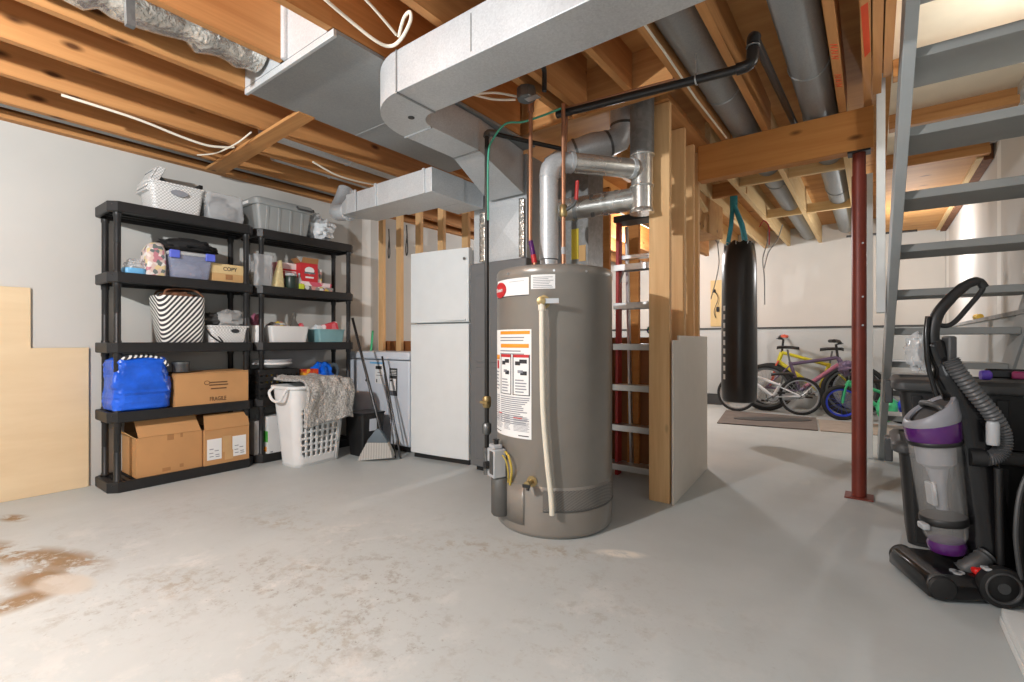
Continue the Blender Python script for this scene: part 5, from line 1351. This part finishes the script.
# electrics on the far wall
t = thing('service_board', 'narrow yellow plywood board with wires on the far wall', 'board', (-2.10, YB-.02, 1.24))
MB().box(-2.16, -1.98, YB-.02, YB-.002, 1.24, 2.0).build('board', 'board_yellow', t, world=True, smooth=0)
MB().box(-2.12, -2.08, YB-.05, YB-.021, 1.8, 1.85).box(-2.06, -2.02, YB-.05, YB-.021, 1.48, 1.56).build('terminal', 'ink', t, world=True, bevel=.003)
MB().tube(smoothpath([(-2.10, YB-.05, 1.83), (-2.03, YB-.06, 1.7), (-2.09, YB-.06, 1.5), (-2.07, YB-.05, 1.38)], 6), .006, 6).build('wire', 'ink', t, world=True)
for k, (pts, nm) in enumerate([([(-1.40, 5.6, 2.25), (-1.42, 5.8, 2.05), (-1.44, 5.9, 1.85), (-1.55, 6.0, 1.5)], 'grey wire drooping on the left of the punching bag'),
                               ([(-1.3, 5.5, 2.2), (-1.36, 5.6, 2.12), (-1.40, 5.7, 2.1), (-1.47, 5.75, 2.2)], 'short looped wire left of the teal straps'),
                               ([(-.92, 5.9, 2.28), (-.93, 5.9, 2.1), (-.97, 5.85, 1.9), (-.955, 5.85, 1.7), (-.96, 5.9, 1.4)], 'thin wire hanging down on the right of the punching bag'),
                               ([(-.80, 6.0, 2.28), (-.85, 6.0, 2.12), (-.93, 5.95, 1.98), (-.965, 5.9, 1.8)], 'wire slanting down to the right edge of the punching bag'),
                               ([(-.96, 5.6, 2.2), (-.92, 5.6, 2.26), (-.88, 5.65, 2.2), (-.885, 5.7, 2.02)], 'curled wire end beside the top of the punching bag')]):
    tag(MB().tube(smoothpath(pts, 6), .006, 6).build('loose_wire', 'greycloth' if k != 4 else 'red_ink', None), nm, 'wire')
tag(MB().tube([(-.28, 7.5, 2.34), (.42, 7.6, 2.34)], .014, 8).build('water_line', 'steel_black', None), 'dark pipe running below the far ceiling right of the ducts', 'pipe')
# cord on the stud over the freezer
for x, nm in [(-3.93, 'coiled black cord hanging on the stud over the freezer'), (-4.22, 'coiled black cord hanging left of the studs')]:
    tag(MB().tube(smoothpath([(x, 3.37, 2.22), (x+.02, 3.36, 2.1), (x+.03, 3.36, 1.95), (x+.01, 3.36, 1.90), (x, 3.36, 1.98), (x+.015, 3.365, 2.12)], 5), .006, 6).build('hanging_cord', 'dgrey', None), nm, 'cord')
tag(MB().tube([(-3.80, 3.345, 1.62), (-3.66, 3.345, 1.03)], .006, 6).build('conduit_rod', 'zinc', None), 'thin metal rod leaning between the studs over the freezer', 'rod')

# ------------------------------------------------------------------ stairs
SX, SY = .03, 5.08
t = thing('staircase', 'open grey wooden stairs with no risers climbing towards the ceiling', 'stairs', (SX, SY, 0), R(1.3))
RISE, RUN = .216, .27
# local: -y climbs towards the camera
def sline(y): return -y*.8            # under edge
top = -2.95
sp = [(0.02, 0), (0.28, 0), (.28, .03), (top, .03+(-top+.28)*.8), (top, -top*.8-.0), (0, 0)]
sp = [(0.0, 0), (0.30, 0), (top, (.30-top)*.8), (top, -top*.8)]
MB().prism(sp, 0, .042, 0).build('stringer', 'stringer', t, bevel=.003)
MB().prism(sp, .60, .642, 0).build('stringer', 'stringer', t, bevel=.003)
for i in range(1, 12):
    y = 3.83-(i-5)*RUN-SY; z = RISE*i
    MB().box(.043, .599, y, y+.29, z-.04, z).build('tread', 'stair', t, bevel=.003)
tag(MB().box(.012, .056, 3.62, 3.71, 1.17, 2.6).build('stair_brace', 'whitewood', None, bevel=.003), 'white upright board fixed beside the stair stringer, cut off mid height', 'board')
tag(MB().box(-.085, -.005, 5.10, 5.19, 0, 2.43).build('newel_post', 'whitewood', None, bevel=.003), 'white painted post at the foot of the stairs', 'post')
# toy seen between the stairs and the post
tag(MB().blob((.12, 7.0, .22), (.10, .12, .14), 12, .2, 3).build('toy_bundle', 'gframe', None), 'green toy on the floor past the lower treads', 'toy')
tag(MB().blob((.33, 7.2, .22), (.10, .12, .16), 14, .2, 3).build('toy_bundle', 'bluerim', None), 'blue toy on the floor past the lower treads', 'toy')
tag(MB().tube(smoothpath([(XR-.06, 5.5, 1.19), (XR-.07, 5.42, 1.20), (XR-.06, 5.34, 1.19), (XR-.065, 5.28, 1.195)], 4), .022, 8).build('gold_toy', 'gold', None), 'small golden toy on the ledge behind the stairs', 'toy')

# ------------------------------------------------------------------ stacked black totes
def big_tote(label, z0, h, lid):
    t = thing('storage_bin', label, 'bin', (.385, 3.25, z0))
    tub(MB(), 0, 0, 0, .50, .38, h-.05, .06, .05, .04, .006).build('bin_body', 'black', t)
    mb = MB()
    for x in (-.2, -.07, .07, .2):
        mb.hexa([(x-.02, -.202, .02), (x+.02, -.202, .02), (x+.02, -.18, .02), (x-.02, -.18, .02), (x*1.1-.02, -.222, h-.08), (x*1.1+.02, -.222, h-.08), (x*1.1+.02, -.2, h-.08), (x*1.1-.02, -.2, h-.08)])
    mb.build('rib', 'black', t, bevel=.004)
    MB().loft([rrect(0, 0, .60, .48, .05, h-.06), rrect(0, 0, .63, .50, .05, h-.05), rrect(0, 0, .63, .50, .05, h-.02), rrect(0, 0, .60, .47, .05, h-.004), rrect(0, 0, .55, .42, .05, h-.002), rrect(0, 0, .54, .41, .05, h-.012)]).build('lid', lid, t, bevel=.002)
    for k in range(2):
        MB().box(-.34, -.305, -.06+.0, .06, h-.14, h-.02).build('latch', 'dgrey', t, bevel=.006) if k == 0 else MB().box(.305, .33, -.06, .06, h-.14, h-.02).build('latch', 'dgrey', t, bevel=.006)
    return t
big_tote('large black storage bin on the floor under the stairs', 0, .51, 'dgrey')
big_tote('black storage bin stacked on top of the other under the stairs', .511, .305, 'dgrey')
tag(MB().at(Matrix.Translation((.42, 3.13, .84)) @ Matrix.Rotation(R(100), 4, 'Z')).lathe([(.021, -.02), (.023, -.012), (.023, .012), (.016, .018)], 16, T=Matrix.Rotation(R(90), 4, 'X')).build('violet_cap', 'purple_toy', None), 'violet round cap lying on the upper black bin', 'cap')
tag(MB().at(Matrix.Translation((.55, 3.16, .825)) @ Matrix.Rotation(R(-12), 4, 'Z')).box(-.04, .04, -.025, .025, 0, .035).build('pink_case', 'pink_toy', None, bevel=.008), 'pink plastic case lying on the upper black bin', 'case')
tag(MB().at(Matrix.Translation((.50, 3.24, .822)) @ Matrix.Rotation(R(-4), 4, 'Z')).box(-.07, .07, -.03, .03, 0, .045).build('black_case', 'black_gloss', None, bevel=.008), 'long black case between the violet cap and the wall on the bin', 'case')

# ------------------------------------------------------------------ upright vacuum cleaner
VL = (.297, 2.654, 0); VR = R(202.4)
t = thing('vacuum_cleaner', 'upright purple and black vacuum cleaner with clear canister and looped handle', 'vacuum cleaner', VL, VR)
Rx = lambda a: Matrix.Rotation(a, 4, 'X')
# floor head
L = []
for x, w, z0, z1 in [(.205, .135, .035, .06), (.20, .15, .015, .085), (.16, .155, .012, .10), (.09, .15, .012, .098), (.03, .145, .02, .10), (-.05, .125, .025, .11), (-.13, .10, .03, .12), (-.16, .08, .04, .10)]:
    L.append([(x, -w, z0), (x, w, z0), (x, w, z1*.7), (x, w*.8, z1), (x, -w*.8, z1), (x, -w, z1*.7)])
head = MB().loft(L).build('floor_head', 'black_gloss', t, bevel=.006)
MB().tube([(.155, -.135, .054), (.155, .135, .054)], .038, 22).build('brush_roll', 'dgrey', t)
def win(u, v):
    a = R(-25)+R(150)*v
    return (.155+.045*math.cos(a), -.14+.28*u, .054+.045*math.sin(a))
MB().grid(win, 6, 16).build('brush_window', 'clear_dark', t, solid=.003)
for s in (-1, 1):
    MB().lathe([(.044, 0), (.047, .006), (.042, .014), (.025, .018)], 24, T=Matrix.Translation((.155, s*.143, .054)) @ Rx(R(-90*s))).build('end_cap', 'black', t)
for s in (-1, 1):
    w = MB().lathe([(.05, -.02), (.074, -.016), (.077, 0), (.074, .016), (.06, .02), (.05, .012), (.03, .016), (.012, .018)], 32, T=Matrix.Translation((-.035, s*.135, .078)) @ Rx(R(-90*s))).build('wheel', 'black', t)
    MB().torus((-.035, s*.154, .078), .055, .004, Rx(R(90)), 32, 6).lathe([(.02, 0), (.02, .006)], 16, T=Matrix.Translation((-.035, s*.15, .078)) @ Rx(R(-90*s))).build('hub_ring', 'dgrey', w)
mb = MB()
for cx, cy, r_ in ((.085, .085, .014), (.085, .107, .014), (.07, .096, .014)): mb.lathe([(r_, .099), (r_, .1025)], 18, c=(cx, cy, 0))
mb.build('emblem', 'lgrey', t)
MB().box(-.03, .03, .06, .11, .10, .125).build('release_pedal', 'redlatch', t, bevel=.008)
MB().box(-.03, .02, .115, .15, .135, .145).build('height_slider', 'lgrey', t, bevel=.004)
# neck hose
MB().tube(smoothpath([(.04, .05, .09), (.0, .06, .13), (-.04, .05, .16)], 5), [.034, .03]*5+[.034], 16).build('neck_hose', 'dgrey', t)
# spine, leaning forward
sp_ = [(-.085, 0, .07), (-.075, 0, .20), (-.045, 0, .45), (-.01, 0, .65), (.03, 0, .80), (.085, 0, .92), (.112, 0, 1.0)]
MB().tube(smoothpath(sp_, 5), [.075]*6+[.07]*6+[.066]*6+[.055]*6+[.035]*6+[.026], 18, flat=(1, .8)).build('body_spine', 'black_gloss', t)
# dust canister
lean = Matrix.Rotation(R(6), 4, 'Y')
TC = Matrix.Translation((.062, 0, .145)) @ lean
K = lambda pr: [(r_*.74, z) for r_, z in pr]
def el(r_, z, tilt=0.): return [(r_*math.cos(a), r_*math.sin(a), z+tilt*math.cos(a)) for a in [2*PI*i/36 for i in range(36)]]
MB().at(TC).lathe(K([(.075, .0), (.08, .004), (.085, .03), (.078, .045)]), 36).build('lower_ring', 'purple', t)
MB().at(TC).lathe(K([(.078, .045), (.095, .07), (.098, .115), (.10, .12)]), 36, caps=False).build('lower_cup', 'clear', t, solid=.003)
MB().at(TC).lathe(K([(.101, .115), (.106, .12), (.106, .14), (.101, .145)]), 36).build('filter_ring', 'black', t)
MB().at(TC).lathe(K([(.10, .145), (.113, .42), (.114, .44)]), 40, caps=False).build('dust_canister', 'clear', t, solid=.003)
MB().at(TC).lathe(K([(.026, .17), (.03, .26), (.05, .34), (.085, .36), (.09, .44)]), 28).build('cyclone_cone', 'greyink', t)
MB().at(TC).box(.022, .04, -.025, .025, .19, .28).build('filter_screen', 'lgrey', t, bevel=.004)
MB().at(TC).lathe(K([(.114, .435), (.119, .44), (.119, .45), (.114, .455)]), 40).build('canister_lip', 'black', t)
MB().at(TC).loft([el(.086, .452), el(.090, .46), el(.092, .515, -.012), el(.088, .53, -.015)]).build('canister_band', 'purple', t)
MB().at(TC).loft([el(.091, .522, -.014), el(.094, .535, -.016), el(.089, .575, -.045), el(.083, .585, -.048), el(.068, .582, -.048), el(.064, .55, -.04)], cap0=True, cap1=True).build('canister_lid', 'vac_grey', t)
MB().at(TC).loft([el(.0605, .552, -.04), el(.065, .572, -.046)]).build('lid_recess', 'black', t)
MB().at(TC).tube(smoothpath([(-.01, -.07, .585), (.0, -.045, .600), (.0, .045, .600), (-.01, .07, .585)], 5), .011, 12).build('carry_handle', 'dgrey', t)
MB().at(TC).box(.07, .095, .0, .05, .10, .125).build('cup_latch', 'lgrey', t, bevel=.006)
# handle loop
gp = smoothpath([(.112, 0, .98), (.112, 0, 1.04), (.095, 0, 1.11), (.05, 0, 1.175), (.0, 0, 1.225), (-.042, 0, 1.24), (-.062, 0, 1.215)], 6)
MB().tube(gp, [.023]*6+[.022]*6+[.021]*6+[.02]*6+[.018]*6+[.015]*7, 14).build('handle_grip', 'black', t)
MB().tube(smoothpath([(-.056, 0, 1.228), (-.052, 0, 1.20), (.0, 0, 1.125), (.035, 0, 1.08), (.065, 0, 1.062), (.108, 0, 1.07)], 5), .0095, 12).build('handle_loop', 'black', t)
MB().tube(smoothpath([(.135, .012, 1.10), (.145, .02, 1.02), (.14, .025, .90), (.115, .03, .78)], 5), .009, 10).build('power_cord', 'black_gloss', t)
MB().box(.045, .075, -.02, .035, .90, 1.02).build('tool_clip', 'dgrey', t, bevel=.008)
# stretch hose
hp = smoothpath([(.075, .045, .925), (.05, .055, .87), (.0, .06, .79), (-.055, .06, .71), (-.088, .055, .635), (-.085, .055, .575), (-.055, .055, .545), (-.01, .055, .54)], 12)
MB().tube(hp, [.030 if i % 2 else .0255 for i in range(len(hp))], 16).build('stretch_hose', 'hose', t, smooth=25)
MB().tube([(-.03, .06, .542), (.015, .05, .54)], .034, 16).build('hose_cuff', 'black', t)
MB().tube([(-.07, .075, .14), (-.06, .08, .51)], .013, 12).build('wand', 'black', t)
MB().lathe([(.018, .60), (.02, .61), (.02, .68), (.016, .69)], 14, c=(-.04, .085, 0)).build('crevice_tool', 'lgrey', t)
# bag of attachments hung on the vacuum
t = thing('attachment_bag', 'clear plastic bag with a black brush hanging on the vacuum cleaner', 'bag', (.165, 2.68, .87))
MB().blob((0, 0, .085), (.055, .055, .08), 17, .3, 4).build('film', 'film', t)
MB().blob((.03, .03, .09), (.04, .04, .065), 19, .25, 4).build('brush', 'black_rough', t)
# black backpack-like sack at the right edge
t = thing('black_pack', 'black quilted pack standing on the floor at the right edge', 'pack', (.565, 2.63, 0))
L = []
for z, wx, wy in [(0, .15, .22), (.02, .19, .26), (.2, .23, .30), (.4, .21, .28), (.52, .15, .22), (.57, .06, .1)]:
    L.append([(p[0]-.03*z, p[1], p[2]) for p in rrect(0, 0, wx, wy, .07, z, 6)])
MB().loft(L).build('pack_body', 'black_rough', t, bevel=.004)
MB().tube(smoothpath([(-.13, -.08, .12), (-.145, -.09, .28), (-.13, -.07, .44), (-.09, -.04, .55)], 5), .008, 8).build('piping', 'dgrey', t)
MB().tube(smoothpath([(-.05, -.05, .56), (-.03, 0, .62), (-.05, .05, .56)], 5), .008, 8).build('strap', 'black', t)
# white boards on the floor at lower right
for k in range(2):
    tag(MB().box(.355+.004*k, .73, 1.35, 2.393-.006*k, .001+.0305*k, .030+.0305*k).build('melamine_board', 'whitewood', None, bevel=.002), ['lower one of two white boards on the floor at bottom right', 'upper one of two white boards on the floor at bottom right'][k], 'board')

# ------------------------------------------------------------------ camera, light, render settings
cam = bpy.data.cameras.new('camera'); cam.sensor_width = 36; cam.lens = 480/1024*36; cam.clip_start = .02
co = bpy.data.objects.new('camera', cam); COL.objects.link(co)
co.location = (0, 0, 1.0); co.rotation_euler = (R(90), 0, R(37))
SC.camera = co
def lamp(name, loc, watts, rad, col=(1, .93, .84)):
    l = bpy.data.lights.new(name, 'POINT'); l.energy = watts; l.shadow_soft_size = rad; l.color = col
    o = bpy.data.objects.new(name, l); COL.objects.link(o); o.location = loc
    return o
lamp('ceiling_bulb', (-1.95, -1.0, 2.15), 270, .03, (.97, .985, 1))
lamp('far_bulb', (-2.6, 6.3, 2.2), 110, .12, (.97, .98, 1))
lamp('back_fill', (.3, 6.6, 1.93), 24, .04, (.98, .99, 1))  # added fill lamp with no known source, brightens the right wall
lamp('stair_fill', (.6, 2.9, 2.2), 6.5, .05, (1, .99, .97))  # added fill lamp out of view, brightens the cream boards over the treads
lamp('camera_flash', (.15, -.3, 1.35), 19, .25, (.97, .99, 1))
w = bpy.data.worlds.new('world'); SC.world = w; w.use_nodes = True
w.node_tree.nodes['Background'].inputs[0].default_value = (.92, .97, 1, 1)
w.node_tree.nodes['Background'].inputs[1].default_value = .3
vs_ = SC.view_settings
vs_.view_transform = 'Standard'; vs_.look = 'None'; vs_.gamma = 1; vs_.use_curve_mapping = False
vs_.exposure = .35
